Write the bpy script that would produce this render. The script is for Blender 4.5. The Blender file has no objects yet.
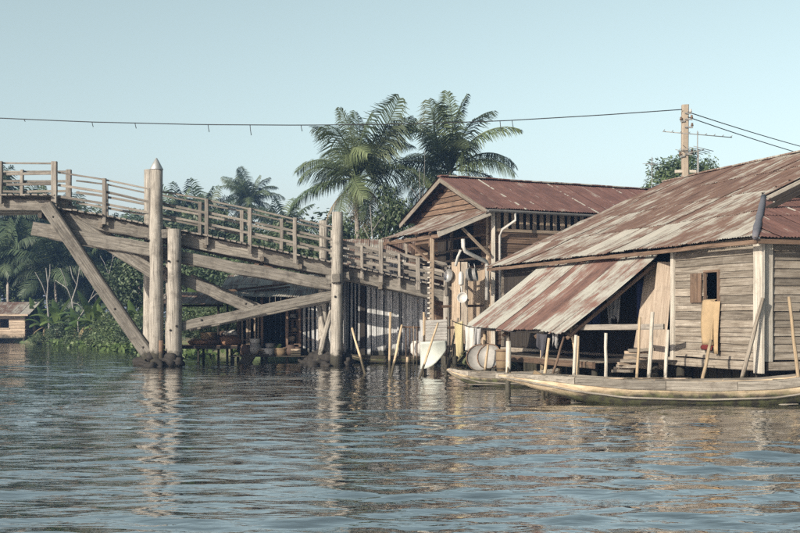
import bpy, bmesh, math, random
import numpy as np
from mathutils import Vector, Matrix

# ------------------------------------------------------------------ camera, sky, sun, exposure
SC = bpy.context.scene
COL = SC.collection
CAM_H, FPX, CX, HY = 1.8, 1111.0, 400.0, 319.0      # eye height, focal length / centre / horizon in photo pixels
cam_data = bpy.data.cameras.new('camera')
cam = bpy.data.objects.new('camera', cam_data)
COL.objects.link(cam)
cam.location = (0, 0, CAM_H)
cam.rotation_euler = (math.radians(90), 0, 0)
cam_data.sensor_width = 36.0
cam_data.lens = FPX / 800 * 36
cam_data.shift_y = (HY - 266.5) / 800
cam_data.clip_start = 0.1
cam_data.clip_end = 3000
SC.camera = cam

SUN_AZ = Vector((-0.66, -0.75, 0)).normalized()      # towards the sun: behind the camera, to the left
SUN_EL = math.radians(22)
SUNV = Vector((SUN_AZ.x * math.cos(SUN_EL), SUN_AZ.y * math.cos(SUN_EL), math.sin(SUN_EL)))
world = bpy.data.worlds.new('World')
SC.world = world
world.use_nodes = True
wn, wl = world.node_tree.nodes, world.node_tree.links
wn.clear()
sky = wn.new('ShaderNodeTexSky')
sky.sky_type = 'NISHITA'
sky.sun_disc = False
sky.sun_elevation = SUN_EL
sky.sun_rotation = math.atan2(SUN_AZ.x, SUN_AZ.y)
sky.air_density = 1.0
sky.dust_density = 1.6
sky.ozone_density = 1.0
hsv = wn.new('ShaderNodeHueSaturation')
hsv.inputs['Hue'].default_value = 0.44
hsv.inputs['Saturation'].default_value = 0.52
hsv.inputs['Value'].default_value = 1.0
bg = wn.new('ShaderNodeBackground')
bg.inputs['Strength'].default_value = 0.085
wo = wn.new('ShaderNodeOutputWorld')
wl.new(sky.outputs[0], hsv.inputs['Color'])
wl.new(hsv.outputs[0], bg.inputs['Color'])
wl.new(bg.outputs[0], wo.inputs['Surface'])

sun_data = bpy.data.lights.new('sun', 'SUN')
sun_data.energy = 5.0
sun_data.angle = math.radians(0.5)
sun_data.color = (1.0, 0.89, 0.74)
sun = bpy.data.objects.new('sun', sun_data)
COL.objects.link(sun)
sun.location = (-30, -30, 40)
sun.rotation_euler = SUNV.to_track_quat('Z', 'Y').to_euler()

SC.view_settings.view_transform = 'Standard'
SC.view_settings.look = 'None'
SC.view_settings.exposure = 0.95
SC.view_settings.gamma = 1.0
SC.view_settings.use_curve_mapping = False
SC.render.engine = 'CYCLES'
SC.cycles.use_denoising = False
SC.cycles.max_bounces = 6
SC.cycles.volume_bounces = 0

# ------------------------------------------------------------------ helpers
WM = {}
R = random.Random(11)


def P(px, py, d):
    """photo pixel at depth d (metres in front of the camera) -> point"""
    return Vector(((px - CX) / FPX * d, d, CAM_H + (HY - py) / FPX * d))


def frame(loc, deg=0.0):
    return Matrix.Translation(Vector(loc)) @ Matrix.Rotation(math.radians(deg), 4, 'Z')


def place(o, parent, Mw):
    COL.objects.link(o)
    WM[o] = Mw.copy()
    if parent is not None:
        o.parent = parent
        o.matrix_basis = WM[parent].inverted() @ Mw
    else:
        o.matrix_basis = Mw
    return o


def tag(o, label, cat, group=None):
    o['label'] = label
    o['category'] = cat
    if group:
        o['group'] = group
    return o


def thing(name, label, cat, loc, deg=0.0, group=None):
    o = bpy.data.objects.new(name, None)
    o.empty_display_size = 0.2
    place(o, None, frame(loc, deg))
    return tag(o, label, cat, group)


def mk(name, verts, faces, m, parent=None, Mw=None, smooth=False):
    me = bpy.data.meshes.new(name)
    me.from_pydata([tuple(v) for v in verts], [], faces)
    me.update()
    if m is not None:
        me.materials.append(m)
    if smooth:
        me.polygons.foreach_set('use_smooth', [True] * len(me.polygons))
    o = bpy.data.objects.new(name, me)
    return place(o, parent, Mw if Mw is not None else Matrix.Identity(4))


def share(name, me, parent, Mw):
    return place(bpy.data.objects.new(name, me), parent, Mw)


def axis_frame(p0, p1, up=(0, 0, 1)):
    p0, p1 = Vector(p0), Vector(p1)
    x = p1 - p0
    L = x.length
    x.normalize()
    up = Vector(up)
    if abs(x.dot(up)) > 0.97 * up.length:
        up = Vector((0, 1, 0))
    y = up.cross(x).normalized()
    z = x.cross(y)
    M = Matrix(((x.x, y.x, z.x, p0.x), (x.y, y.y, z.y, p0.y), (x.z, y.z, z.z, p0.z), (0, 0, 0, 1)))
    return M, L


def rings(secs, close_caps=True):
    n = len(secs[0])
    v, f = [], []
    for s in secs:
        v += s
    for i in range(len(secs) - 1):
        for k in range(n):
            a, b = i * n + k, i * n + (k + 1) % n
            f.append((a, b, b + n, a + n))
    if close_caps:
        f.append(tuple(range(n - 1, -1, -1)))
        f.append(tuple(range((len(secs) - 1) * n, len(secs) * n)))
    return v, f


def beam(name, p0, p1, w, h, m, parent=None, up=(0, 0, 1), jit=None, seg=3, cham=0.12):
    """squared timber or board: w across, h in the up direction; local X runs along it"""
    M, L = axis_frame(p0, p1, up)
    c = min(w, h) * cham
    if jit is None:
        jit = min(w, h) * 0.07
    a, b = w / 2, h / 2
    base = [(-a + c, -b), (a - c, -b), (a, -b + c), (a, b - c), (a - c, b), (-a + c, b), (-a, b - c), (-a, -b + c)]
    secs = []
    for i in range(seg + 1):
        x = L * i / seg
        oy, oz = R.uniform(-jit, jit), R.uniform(-jit, jit)
        k = 1 + R.uniform(-.03, .03)
        secs.append([(x + R.uniform(-jit, jit) * .5, y * k + oy, z * k + oz) for y, z in base])
    v, f = rings(secs)
    return mk(name, v, f, m, parent, M)


def pole(name, p0, p1, r0, r1, m, parent=None, n=8, seg=4, wob=None):
    M, L = axis_frame(p0, p1)
    if wob is None:
        wob = r0 * 0.25
    secs = []
    ph = R.uniform(0, 6)
    for i in range(seg + 1):
        t = i / seg
        r = (r0 + (r1 - r0) * t) * (1 + R.uniform(-.06, .06))
        oy, oz = (R.uniform(-wob, wob), R.uniform(-wob, wob)) if 0 < i < seg else (0, 0)
        secs.append([(L * t, oy + r * math.cos(ph + 2 * math.pi * k / n), oz + r * math.sin(ph + 2 * math.pi * k / n)) for k in range(n)])
    v, f = rings(secs)
    return mk(name, v, f, m, parent, M, smooth=True)


def tube(name, pts, r, m, parent=None, n=6, Mw=None):
    """round tube through points (radius may be a list)"""
    pts = [Vector(p) for p in pts]
    secs = []
    ref = Vector((0, 0, 1))
    for i, p in enumerate(pts):
        t = (pts[min(i + 1, len(pts) - 1)] - pts[max(i - 1, 0)]).normalized()
        rf = ref if abs(t.dot(ref)) < 0.95 else Vector((0, 1, 0))
        a = rf.cross(t).normalized()
        b = t.cross(a)
        rr = r[i] if isinstance(r, (list, tuple)) else r
        secs.append([tuple(p + a * (rr * math.cos(2 * math.pi * k / n)) + b * (rr * math.sin(2 * math.pi * k / n))) for k in range(n)])
    v, f = rings(secs)
    return mk(name, v, f, m, parent, Mw, smooth=True)


def lathe(name, prof, m, parent=None, Mw=None, n=18, smooth=True):
    secs = [[(r * math.cos(2 * math.pi * k / n), r * math.sin(2 * math.pi * k / n), z) for k in range(n)] for r, z in prof]
    v, f = rings(secs)
    return mk(name, v, f, m, parent, Mw, smooth)


def sheet_grid(name, fn, nu, nv, m, parent=None, Mw=None, thick=0.012, smooth=True):
    """cloth-like surface fn(u,v)->point with real thickness"""
    top = [[Vector(fn(i / nu, j / nv)) for i in range(nu + 1)] for j in range(nv + 1)]
    v, f = [], []
    W = nu + 1
    nrm = []
    for j in range(nv + 1):
        for i in range(nu + 1):
            du = top[j][min(i + 1, nu)] - top[j][max(i - 1, 0)]
            dv = top[min(j + 1, nv)][i] - top[max(j - 1, 0)][i]
            n_ = du.cross(dv)
            nrm.append(n_.normalized() if n_.length > 1e-9 else Vector((0, 0, 1)))
    flat = [p for row in top for p in row]
    N = len(flat)
    v = [p + n_ * thick / 2 for p, n_ in zip(flat, nrm)] + [p - n_ * thick / 2 for p, n_ in zip(flat, nrm)]
    for j in range(nv):
        for i in range(nu):
            a = j * W + i
            f.append((a, a + 1, a + W + 1, a + W))
            f.append((N + a, N + a + W, N + a + W + 1, N + a + 1))
    for i in range(nu):
        f.append((i + 1, i, N + i, N + i + 1))
        b = nv * W + i
        f.append((b, b + 1, N + b + 1, N + b))
    for j in range(nv):
        a = j * W
        f.append((a, a + W, N + a + W, N + a))
        b = j * W + nu
        f.append((b + W, b, N + b, N + b + W))
    return mk(name, v, f, m, parent, Mw, smooth)


def np_mesh(name, V, F):
    """fast mesh from an (n,3) vertex and an (m,k) face array"""
    V = np.asarray(V, np.float32)
    F = np.asarray(F, np.int32)
    me = bpy.data.meshes.new(name)
    k = F.shape[1]
    me.vertices.add(len(V))
    me.vertices.foreach_set('co', V.ravel())
    me.loops.add(F.size)
    me.loops.foreach_set('vertex_index', F.ravel())
    me.polygons.add(len(F))
    me.polygons.foreach_set('loop_start', np.arange(0, F.size, k, dtype=np.int32))
    me.polygons.foreach_set('loop_total', np.full(len(F), k, np.int32))
    me.update(calc_edges=True)
    me.validate()
    return me


# ------------------------------------------------------------------ materials
ALB = 0.76                       # even cut to the base colours against the raised exposure, deepening the shade


def dim(*cs):
    return [tuple(x * ALB for x in c) for c in cs]


def new_mat(name):
    m = bpy.data.materials.new(name)
    m.use_nodes = True
    nt = m.node_tree
    return m, nt.nodes, nt.links, nt.nodes['Principled BSDF']


def ramp(nodes, stops, interp='LINEAR'):
    r = nodes.new('ShaderNodeValToRGB')
    r.color_ramp.interpolation = interp
    e = r.color_ramp.elements
    while len(e) > 1:
        e.remove(e[-1])
    e[0].position, e[0].color = stops[0][0], (*stops[0][1], 1)
    for p, c in stops[1:]:
        x = e.new(p)
        x.color = (*c, 1)
    return r


def obj_coords(nodes, links, scale, shift=37.0):
    tc = nodes.new('ShaderNodeTexCoord')
    oi = nodes.new('ShaderNodeObjectInfo')
    mul = nodes.new('ShaderNodeMath'); mul.operation = 'MULTIPLY'; mul.inputs[1].default_value = shift
    links.new(oi.outputs['Random'], mul.inputs[0])
    add = nodes.new('ShaderNodeVectorMath'); add.operation = 'ADD'
    links.new(tc.outputs['Object'], add.inputs[0])
    links.new(mul.outputs[0], add.inputs[1])
    mp = nodes.new('ShaderNodeMapping')
    mp.inputs['Scale'].default_value = scale
    links.new(add.outputs[0], mp.inputs['Vector'])
    return mp.outputs[0], add.outputs[0], oi, tc


def noise(nodes, links, vec, scale, detail=5, rough=0.6):
    n = nodes.new('ShaderNodeTexNoise')
    n.inputs['Scale'].default_value = scale
    n.inputs['Detail'].default_value = detail
    n.inputs['Roughness'].default_value = rough
    if vec is not None:
        links.new(vec, n.inputs['Vector'])
    return n.outputs['Fac']


def mixc(nodes, links, fac, a, b, mode='MIX'):
    mx = nodes.new('ShaderNodeMix')
    mx.data_type = 'RGBA'
    mx.blend_type = mode
    for sock, val in ((mx.inputs[0], fac), (mx.inputs[6], a), (mx.inputs[7], b)):
        if isinstance(val, (int, float)):
            sock.default_value = val
        elif isinstance(val, tuple):
            sock.default_value = (*val, 1)
        else:
            links.new(val, sock)
    return mx.outputs[2]


def mrange(nodes, links, val, a, b, c=0.0, d=1.0):
    mr = nodes.new('ShaderNodeMapRange')
    links.new(val, mr.inputs[0])
    for i, x in zip((1, 2, 3, 4), (a, b, c, d)):
        mr.inputs[i].default_value = x
    return mr.outputs[0]


def wood(name, dark, mid, light, blotch=(0.03, 0.025, 0.02), blot=0.55, vary=0.35, rough=0.85, crack=0.6, weed=True):
    dark, mid, light, blotch = dim(dark, mid, light, blotch)
    m, N, L, b = new_mat(name)
    g, plain, oi, tc = obj_coords(N, L, (0.5, 11, 11))
    grain = noise(N, L, g, 2.2, 8, 0.7)
    r = ramp(N, [(0.30, dark), (0.5, mid), (0.70, light)])
    L.new(grain, r.inputs[0])
    bl = noise(N, L, plain, 2.3, 6, 0.72)
    c = mixc(N, L, mrange(N, L, bl, 0.50, 0.72, 0, blot), r.outputs[0], blotch)
    # dark checks along the grain
    mp = N.new('ShaderNodeMapping')
    mp.inputs['Scale'].default_value = (0.7, 26, 26)
    L.new(plain, mp.inputs['Vector'])
    ck = noise(N, L, mp.outputs[0], 1.4, 3, 0.5)
    c = mixc(N, L, mrange(N, L, ck, 0.60, 0.68, 0, crack), c, tuple(x * .35 for x in dark))
    # bleached spots
    sp = noise(N, L, plain, 7.0, 4, 0.7)
    c = mixc(N, L, mrange(N, L, sp, 0.62, 0.72, 0, .35), c, tuple(min(.8, x * 1.25) for x in light))
    hs = N.new('ShaderNodeHueSaturation')
    rv = mrange(N, L, oi.outputs['Random'], 0, 1, 1 - vary, 1 + vary)
    L.new(rv, hs.inputs['Value'])
    L.new(c, hs.inputs['Color'])
    out = hs.outputs[0]
    if weed:                                     # wet weed growth just above the waterline
        ge = N.new('ShaderNodeNewGeometry')
        sx = N.new('ShaderNodeSeparateXYZ')
        L.new(ge.outputs['Position'], sx.inputs[0])
        a = N.new('ShaderNodeMath'); a.operation = 'MULTIPLY_ADD'
        L.new(noise(N, L, ge.outputs['Position'], 3.0, 5, 0.7), a.inputs[0]); a.inputs[1].default_value = -1.15
        L.new(sx.outputs[2], a.inputs[2])
        out = mixc(N, L, mrange(N, L, a.outputs[0], -0.16, 0.02, 0.92, 0), out, (0.022, 0.021, 0.014))
    L.new(out, b.inputs['Base Color'])
    b.inputs['Roughness'].default_value = rough
    b.inputs['Specular IOR Level'].default_value = 0.25
    bp = N.new('ShaderNodeBump')
    bp.inputs['Strength'].default_value = 0.7
    bp.inputs['Distance'].default_value = 0.014
    L.new(grain, bp.inputs['Height'])
    L.new(bp.outputs[0], b.inputs['Normal'])
    return m


def rust(name, bias, zinc=(0.30, 0.29, 0.255), rusty=(0.115, 0.072, 0.055), deep=(0.055, 0.032, 0.028), vary=0.5, edge=0.0, half=0.38):
    zinc, rusty, deep = dim(zinc, rusty, deep)
    """corrugated iron: local X across the sheet, Y down the slope"""
    m, N, L, b = new_mat(name)
    g, plain, oi, tc = obj_coords(N, L, (9, 0.35, 1))
    n1 = noise(N, L, g, 1.6, 7, 0.68)
    n2 = noise(N, L, plain, 1.6, 6, 0.65)
    s1 = N.new('ShaderNodeMath'); s1.operation = 'ADD'
    L.new(n1, s1.inputs[0]); L.new(n2, s1.inputs[1])
    rv = mrange(N, L, oi.outputs['Random'], 0, 1, bias - vary / 2, bias + vary / 2)
    s2 = N.new('ShaderNodeMath'); s2.operation = 'ADD'
    L.new(s1.outputs[0], s2.inputs[0]); L.new(rv, s2.inputs[1])
    mr = mrange(N, L, s2.outputs[0], 0.55, 1.45)
    if edge > 0:  # pale streak painted on the lap edge for the light its raised rim catches
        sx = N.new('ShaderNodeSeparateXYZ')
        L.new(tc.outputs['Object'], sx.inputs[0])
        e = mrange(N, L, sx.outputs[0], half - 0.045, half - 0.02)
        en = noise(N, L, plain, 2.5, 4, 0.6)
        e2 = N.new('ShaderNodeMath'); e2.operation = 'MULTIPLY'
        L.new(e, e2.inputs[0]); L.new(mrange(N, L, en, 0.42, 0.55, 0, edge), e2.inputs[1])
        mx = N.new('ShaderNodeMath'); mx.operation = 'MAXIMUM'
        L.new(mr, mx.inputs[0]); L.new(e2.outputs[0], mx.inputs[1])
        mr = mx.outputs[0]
    r = ramp(N, [(0.0, deep), (0.34, rusty), (0.52, tuple(x * 1.25 for x in rusty)), (0.62, tuple((x + y) / 2 for x, y in zip(rusty, zinc))), (0.74, zinc), (1.0, tuple(min(1, x * 1.15) for x in zinc))])
    L.new(mr, r.inputs[0])
    fine = noise(N, L, plain, 14, 4, 0.7)
    c = mixc(N, L, mrange(N, L, fine, 0.55, 0.75, 0, 0.35), r.outputs[0], deep)
    L.new(c, b.inputs['Base Color'])
    b.inputs['Roughness'].default_value = 0.75
    b.inputs['Specular IOR Level'].default_value = 0.3
    return m


def plain_mat(name, col, rough=0.8, var=0.2, nscale=6.0, metal=0.0, spec=0.3):
    col, = dim(col)
    m, N, L, b = new_mat(name)
    g, plain, oi, tc = obj_coords(N, L, (1, 1, 1))
    n1 = noise(N, L, plain, nscale, 6, 0.65)
    c = mixc(N, L, n1, tuple(x * (1 - var * 1.6) for x in col), tuple(min(1, x * (1 + var)) for x in col))
    L.new(c, b.inputs['Base Color'])
    b.inputs['Roughness'].default_value = rough
    b.inputs['Metallic'].default_value = metal
    b.inputs['Specular IOR Level'].default_value = spec
    return m


def leaf_mat(name, col, col2, vary=0.4, trans=0.25, nscale=0.8):
    col, col2 = dim(col, col2)
    m, N, L, b = new_mat(name)
    g, plain, oi, tc = obj_coords(N, L, (1, 1, 1))
    n1 = noise(N, L, plain, nscale, 4, 0.7)
    c = mixc(N, L, mrange(N, L, n1, 0.35, 0.65), col, col2)
    hs = N.new('ShaderNodeHueSaturation')
    L.new(mrange(N, L, oi.outputs['Random'], 0, 1, 1 - vary, 1 + vary), hs.inputs['Value'])
    L.new(c, hs.inputs['Color'])
    L.new(hs.outputs[0], b.inputs['Base Color'])
    b.inputs['Roughness'].default_value = 0.55
    b.inputs['Specular IOR Level'].default_value = 0.35
    tr = N.new('ShaderNodeBsdfTranslucent')
    L.new(hs.outputs[0], tr.inputs['Color'])
    mx = N.new('ShaderNodeMixShader')
    mx.inputs[0].default_value = trans
    L.new(b.outputs[0], mx.inputs[1])
    L.new(tr.outputs[0], mx.inputs[2])
    L.new(mx.outputs[0], N['Material Output'].inputs['Surface'])
    return m


M_BRIDGE = wood('bridge_timber', (0.06, 0.055, 0.047), (0.15, 0.139, 0.12), (0.26, 0.245, 0.215), blot=0.7, vary=0.2)
M_RAIL = wood('rail_timber', (0.085, 0.075, 0.065), (0.17, 0.155, 0.135), (0.27, 0.25, 0.215), blot=0.45, vary=0.3)
M_PLANK = wood('deck_timber', (0.04, 0.034, 0.028), (0.095, 0.082, 0.066), (0.19, 0.17, 0.14), blot=0.6, vary=0.45)
M_POST = wood('post_timber', (0.105, 0.096, 0.082), (0.25, 0.233, 0.203), (0.40, 0.378, 0.335), blot=0.6, vary=0.12)
M_BOARD = wood('wall_board', (0.082, 0.068, 0.052), (0.195, 0.17, 0.138), (0.31, 0.285, 0.245), blotch=(0.06, 0.045, 0.034), blot=0.6, vary=0.36)
M_BOATB = wood('boat_plank', (0.10, 0.09, 0.074), (0.215, 0.197, 0.168), (0.34, 0.318, 0.275), blotch=(0.06, 0.045, 0.034), blot=0.6, vary=0.3, weed=False)
M_BROWN = wood('brown_board', (0.055, 0.036, 0.025), (0.13, 0.086, 0.06), (0.215, 0.155, 0.11), blot=0.5, vary=0.3)
M_TAN = wood('tan_board', (0.14, 0.105, 0.075), (0.29, 0.23, 0.17), (0.43, 0.36, 0.285), blot=0.45, vary=0.25)
M_DARKW = wood('dark_board', (0.010, 0.008, 0.007), (0.022, 0.018, 0.015), (0.042, 0.036, 0.03), blot=0.4, vary=0.3)  # shade put into the colour: near-black for roof undersides and interiors
M_PALE = wood('pale_board', (0.23, 0.21, 0.18), (0.39, 0.365, 0.315), (0.53, 0.50, 0.44), blotch=(0.18, 0.155, 0.125), blot=0.5, vary=0.1)
M_BAMBOO = wood('bamboo', (0.21, 0.155, 0.095), (0.36, 0.28, 0.185), (0.48, 0.39, 0.275), blot=0.3, vary=0.25, crack=.3)
M_SLAT = wood('slat', (0.17, 0.175, 0.18), (0.38, 0.39, 0.395), (0.52, 0.53, 0.53), blot=0.5, vary=0.35)
M_PLY = wood('plywood', (0.17, 0.135, 0.105), (0.28, 0.23, 0.18), (0.36, 0.31, 0.25), blot=0.4, vary=0.12, crack=.25)
M_RUST = rust('rusted_iron', -0.02, vary=0.26)
M_RUSTM = rust('part_rusted_iron', 0.06, vary=0.28)
M_RUSTZ = rust('half_rusted_iron', 0.17, vary=0.36)
M_AWN = rust('striped_iron', 0.10, vary=0.62, zinc=(0.28, 0.28, 0.25), rusty=(0.13, 0.075, 0.06))
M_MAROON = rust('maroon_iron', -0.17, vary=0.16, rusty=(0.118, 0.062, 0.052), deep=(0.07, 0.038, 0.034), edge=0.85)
M_LEAD = plain_mat('ridge_flashing', (0.13, 0.13, 0.15), 0.6, 0.35, 9)
M_ZINC = plain_mat('gutter_zinc', (0.20, 0.20, 0.195), 0.6, 0.3, 5)
M_PVC = plain_mat('white_pipe', (0.40, 0.395, 0.37), 0.55, 0.35, 4)
M_ALU = plain_mat('aluminium_pot', (0.38, 0.38, 0.37), 0.45, 0.3, 4, metal=0.6)
M_BLACK = plain_mat('black_wire', (0.02, 0.02, 0.02), 0.6, 0.2)
M_STEELG = plain_mat('grey_steel', (0.22, 0.22, 0.21), 0.5, 0.2)
M_CONC = plain_mat('pole_concrete', (0.30, 0.255, 0.20), 0.85, 0.25, 5)
M_CONE = plain_mat('cap_metal', (0.40, 0.41, 0.40), 0.4, 0.2, 5, metal=0.5)
M_FOOT = plain_mat('footing_rock', (0.026, 0.023, 0.019), 0.85, 0.5, 6)
M_TOWEL = plain_mat('towel_cloth', (0.33, 0.245, 0.145), 0.9, 0.2, 9)
M_RED = plain_mat('red_cloth', (0.11, 0.016, 0.014), 0.9, 0.15)
M_WHITEC = plain_mat('white_cloth', (0.42, 0.41, 0.38), 0.9, 0.25, 6)
M_GREYC = plain_mat('grey_cloth', (0.30, 0.30, 0.30), 0.9, 0.3, 7)
M_YELC = plain_mat('yellow_cloth', (0.36, 0.315, 0.185), 0.9, 0.15)
M_BLUEC = plain_mat('blue_cloth', (0.035, 0.05, 0.14), 0.9, 0.3)
M_DARKC = plain_mat('dark_cloth', (0.05, 0.05, 0.06), 0.9, 0.3)
M_TARP = plain_mat('pale_tarp', (0.40, 0.43, 0.395), 0.7, 0.25, 3)
M_MAT = wood('woven_mat', (0.14, 0.135, 0.125), (0.24, 0.235, 0.22), (0.33, 0.32, 0.30), blot=0.3, vary=0.1)
M_BASKET = plain_mat('basket_weave', (0.19, 0.14, 0.085), 0.85, 0.35, 25)
M_TRAY = plain_mat('grey_tray', (0.24, 0.235, 0.22), 0.5, 0.5, 5)
M_SACK = plain_mat('brown_sack', (0.20, 0.115, 0.07), 0.9, 0.35, 9)
M_CLAY = plain_mat('clay_pot', (0.075, 0.05, 0.038), 0.8, 0.3, 8)
M_ENAMEL = plain_mat('white_enamel', (0.42, 0.415, 0.395), 0.45, 0.25)
M_TRUNK = wood('palm_trunk', (0.11, 0.10, 0.085), (0.24, 0.22, 0.19), (0.40, 0.37, 0.33), blot=0.3, vary=0.2)
M_BARK = wood('tree_bark', (0.07, 0.06, 0.05), (0.16, 0.14, 0.12), (0.28, 0.25, 0.21), blot=0.4, vary=0.3)
M_DEAD = wood('dead_wood', (0.11, 0.105, 0.10), (0.19, 0.187, 0.175), (0.27, 0.265, 0.25), blot=0.2, vary=0.15)
M_PALM = leaf_mat('palm_leaf', (0.055, 0.085, 0.042), (0.12, 0.15, 0.07), vary=0.4, trans=0.22)
M_PALMF = leaf_mat('far_palm_leaf', (0.045, 0.075, 0.042), (0.095, 0.13, 0.065), vary=0.4, trans=0.2)
M_LEAF = leaf_mat('broad_leaf', (0.04, 0.07, 0.03), (0.11, 0.15, 0.06), vary=0.25, trans=0.22, nscale=1.4)
M_LEAFD = leaf_mat('dark_leaf', (0.035, 0.06, 0.034), (0.085, 0.12, 0.055), vary=0.25, trans=0.2, nscale=1.2)
M_BANANA = leaf_mat('banana_leaf', (0.06, 0.11, 0.03), (0.12, 0.17, 0.05), vary=0.2, trans=0.3, nscale=1.5)
M_DRYLEAF = leaf_mat('dry_leaf', (0.16, 0.12, 0.06), (0.27, 0.21, 0.11), vary=0.2, trans=0.2, nscale=2)


def hull_mat():
    m, N, L, b = new_mat('boat_hull')
    g, plain, oi, tc = obj_coords(N, L, (0.7, 9, 9))
    grain = noise(N, L, g, 2.0, 7, 0.65)
    r = ramp(N, [(0.25, (0.15, 0.105, 0.065)), (0.5, (0.34, 0.27, 0.18)), (0.75, (0.50, 0.43, 0.31))])
    L.new(grain, r.inputs[0])
    sx = N.new('ShaderNodeSeparateXYZ')
    L.new(tc.outputs['Object'], sx.inputs[0])
    wob = noise(N, L, plain, 2.2, 6, 0.75)
    a = N.new('ShaderNodeMath'); a.operation = 'MULTIPLY_ADD'
    L.new(wob, a.inputs[0]); a.inputs[1].default_value = -0.34
    L.new(sx.outputs[2], a.inputs[2])
    stain = mrange(N, L, a.outputs[0], 0.0, 0.17, 1.0, 0.0)        # weed growing on the planks above the waterline
    weed = mixc(N, L, mrange(N, L, noise(N, L, plain, 5, 4), 0.4, 0.6), (0.018, 0.016, 0.011), (0.05, 0.055, 0.02))
    c = mixc(N, L, stain, r.outputs[0], weed)
    L.new(c, b.inputs['Base Color'])
    b.inputs['Roughness'].default_value = 0.8
    bp = N.new('ShaderNodeBump')
    bp.inputs['Strength'].default_value = 0.5
    bp.inputs['Distance'].default_value = 0.015
    L.new(grain, bp.inputs['Height'])
    L.new(bp.outputs[0], b.inputs['Normal'])
    return m


M_HULL = hull_mat()


def water_mat():
    m, N, L, b = new_mat('canal_water')
    tc = N.new('ShaderNodeTexCoord')
    b.inputs['Base Color'].default_value = (0.008, 0.010, 0.009, 1)
    b.inputs['Roughness'].default_value = 0.04
    b.inputs['IOR'].default_value = 1.33
    b.inputs['Specular IOR Level'].default_value = 0.5
    prev = None
    for sc, st, dist, rot in (((0.5, 1.5, 1), 0.6, 0.10, 6), ((2.2, 6.5, 1), 0.5, 0.026, 12)):
        mp = N.new('ShaderNodeMapping')
        mp.inputs['Scale'].default_value = sc
        mp.inputs['Rotation'].default_value = (0, 0, math.radians(rot))
        L.new(tc.outputs['Object'], mp.inputs['Vector'])
        n = noise(N, L, mp.outputs[0], 1.0, 3, 0.55)
        bp = N.new('ShaderNodeBump')
        bp.inputs['Strength'].default_value = st
        bp.inputs['Distance'].default_value = dist
        L.new(n, bp.inputs['Height'])
        if prev is not None:
            L.new(prev, bp.inputs['Normal'])
        prev = bp.outputs[0]
    L.new(prev, b.inputs['Normal'])
    gl = N.new('ShaderNodeBsdfGlossy')                       # extra mirror layer added to brighten the sky reflection on the water
    gl.inputs['Color'].default_value = (0.90, 0.90, 0.90, 1)
    gl.inputs['Roughness'].default_value = 0.03
    L.new(prev, gl.inputs['Normal'])
    mx = N.new('ShaderNodeMixShader')
    mx.inputs[0].default_value = 0.48
    L.new(b.outputs[0], mx.inputs[1])
    L.new(gl.outputs[0], mx.inputs[2])
    L.new(mx.outputs[0], N['Material Output'].inputs['Surface'])
    return m


def ground_mat():
    m, N, L, b = new_mat('muddy_ground')
    tc = N.new('ShaderNodeTexCoord')
    n1 = noise(N, L, tc.outputs['Object'], 0.25, 6, 0.65)
    n2 = noise(N, L, tc.outputs['Object'], 3.0, 5, 0.7)
    mud = mixc(N, L, n2, (0.07, 0.055, 0.038), (0.14, 0.11, 0.075))
    grass = mixc(N, L, n2, (0.03, 0.05, 0.018), (0.07, 0.10, 0.035))
    c = mixc(N, L, mrange(N, L, n1, 0.42, 0.56), mud, grass)
    L.new(c, b.inputs['Base Color'])
    b.inputs['Roughness'].default_value = 0.95
    return m


# ------------------------------------------------------------------ ground and water
BANK = [(-400, 130), (-80, 96), (-32, 88), (-22, 78), (-14, 64), (-9.5, 54), (-6, 50.5), (-1, 48.5), (4, 45), (10, 37), (14.5, 30), (24, 24), (60, 14), (400, -60)]


def bank_y(x):
    for (x0, y0), (x1, y1) in zip(BANK, BANK[1:]):
        if x0 <= x <= x1:
            return y0 + (y1 - y0) * (x - x0) / (x1 - x0)
    return BANK[0][1] if x < BANK[0][0] else BANK[-1][1]


def land_z(x, y):
    d = y - bank_y(x)
    left = -44 - x - max(0, y - 40) * 0.9
    d = max(d, left, -(y + 45))
    s = min(1, max(0, (d + 2.2) / 3.4))
    s = s * s * (3 - 2 * s)
    n = math.sin(x * .31 + y * .17) * .12 + math.sin(x * .83 - y * .57) * .06 + math.sin(x * 2.1 + y * 1.7) * .03
    return -1.6 + s * 2.25 + n * s


def spaced(lo, hi, fine_lo, fine_hi, step, grow):
    a = list(np.arange(fine_lo, fine_hi + step * .5, step))
    s, x = step, a[-1]
    while x < hi:
        s *= grow; x += s; a.append(min(x, hi))
    s, x = step, a[0]
    while x > lo:
        s *= grow; x -= s; a.insert(0, max(x, lo))
    return a


xs, ys = spaced(-600, 600, -36, 24, 1.0, 1.25), spaced(-300, 600, 20, 95, 1.0, 1.25)
V = [(x, y, land_z(x, y)) for y in ys for x in xs]
F = [(j * len(xs) + i, j * len(xs) + i + 1, (j + 1) * len(xs) + i + 1, (j + 1) * len(xs) + i) for j in range(len(ys) - 1) for i in range(len(xs) - 1)]
ground = mk('ground', V, F, ground_mat(), None, None, True)
ground['kind'] = 'structure'

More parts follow.
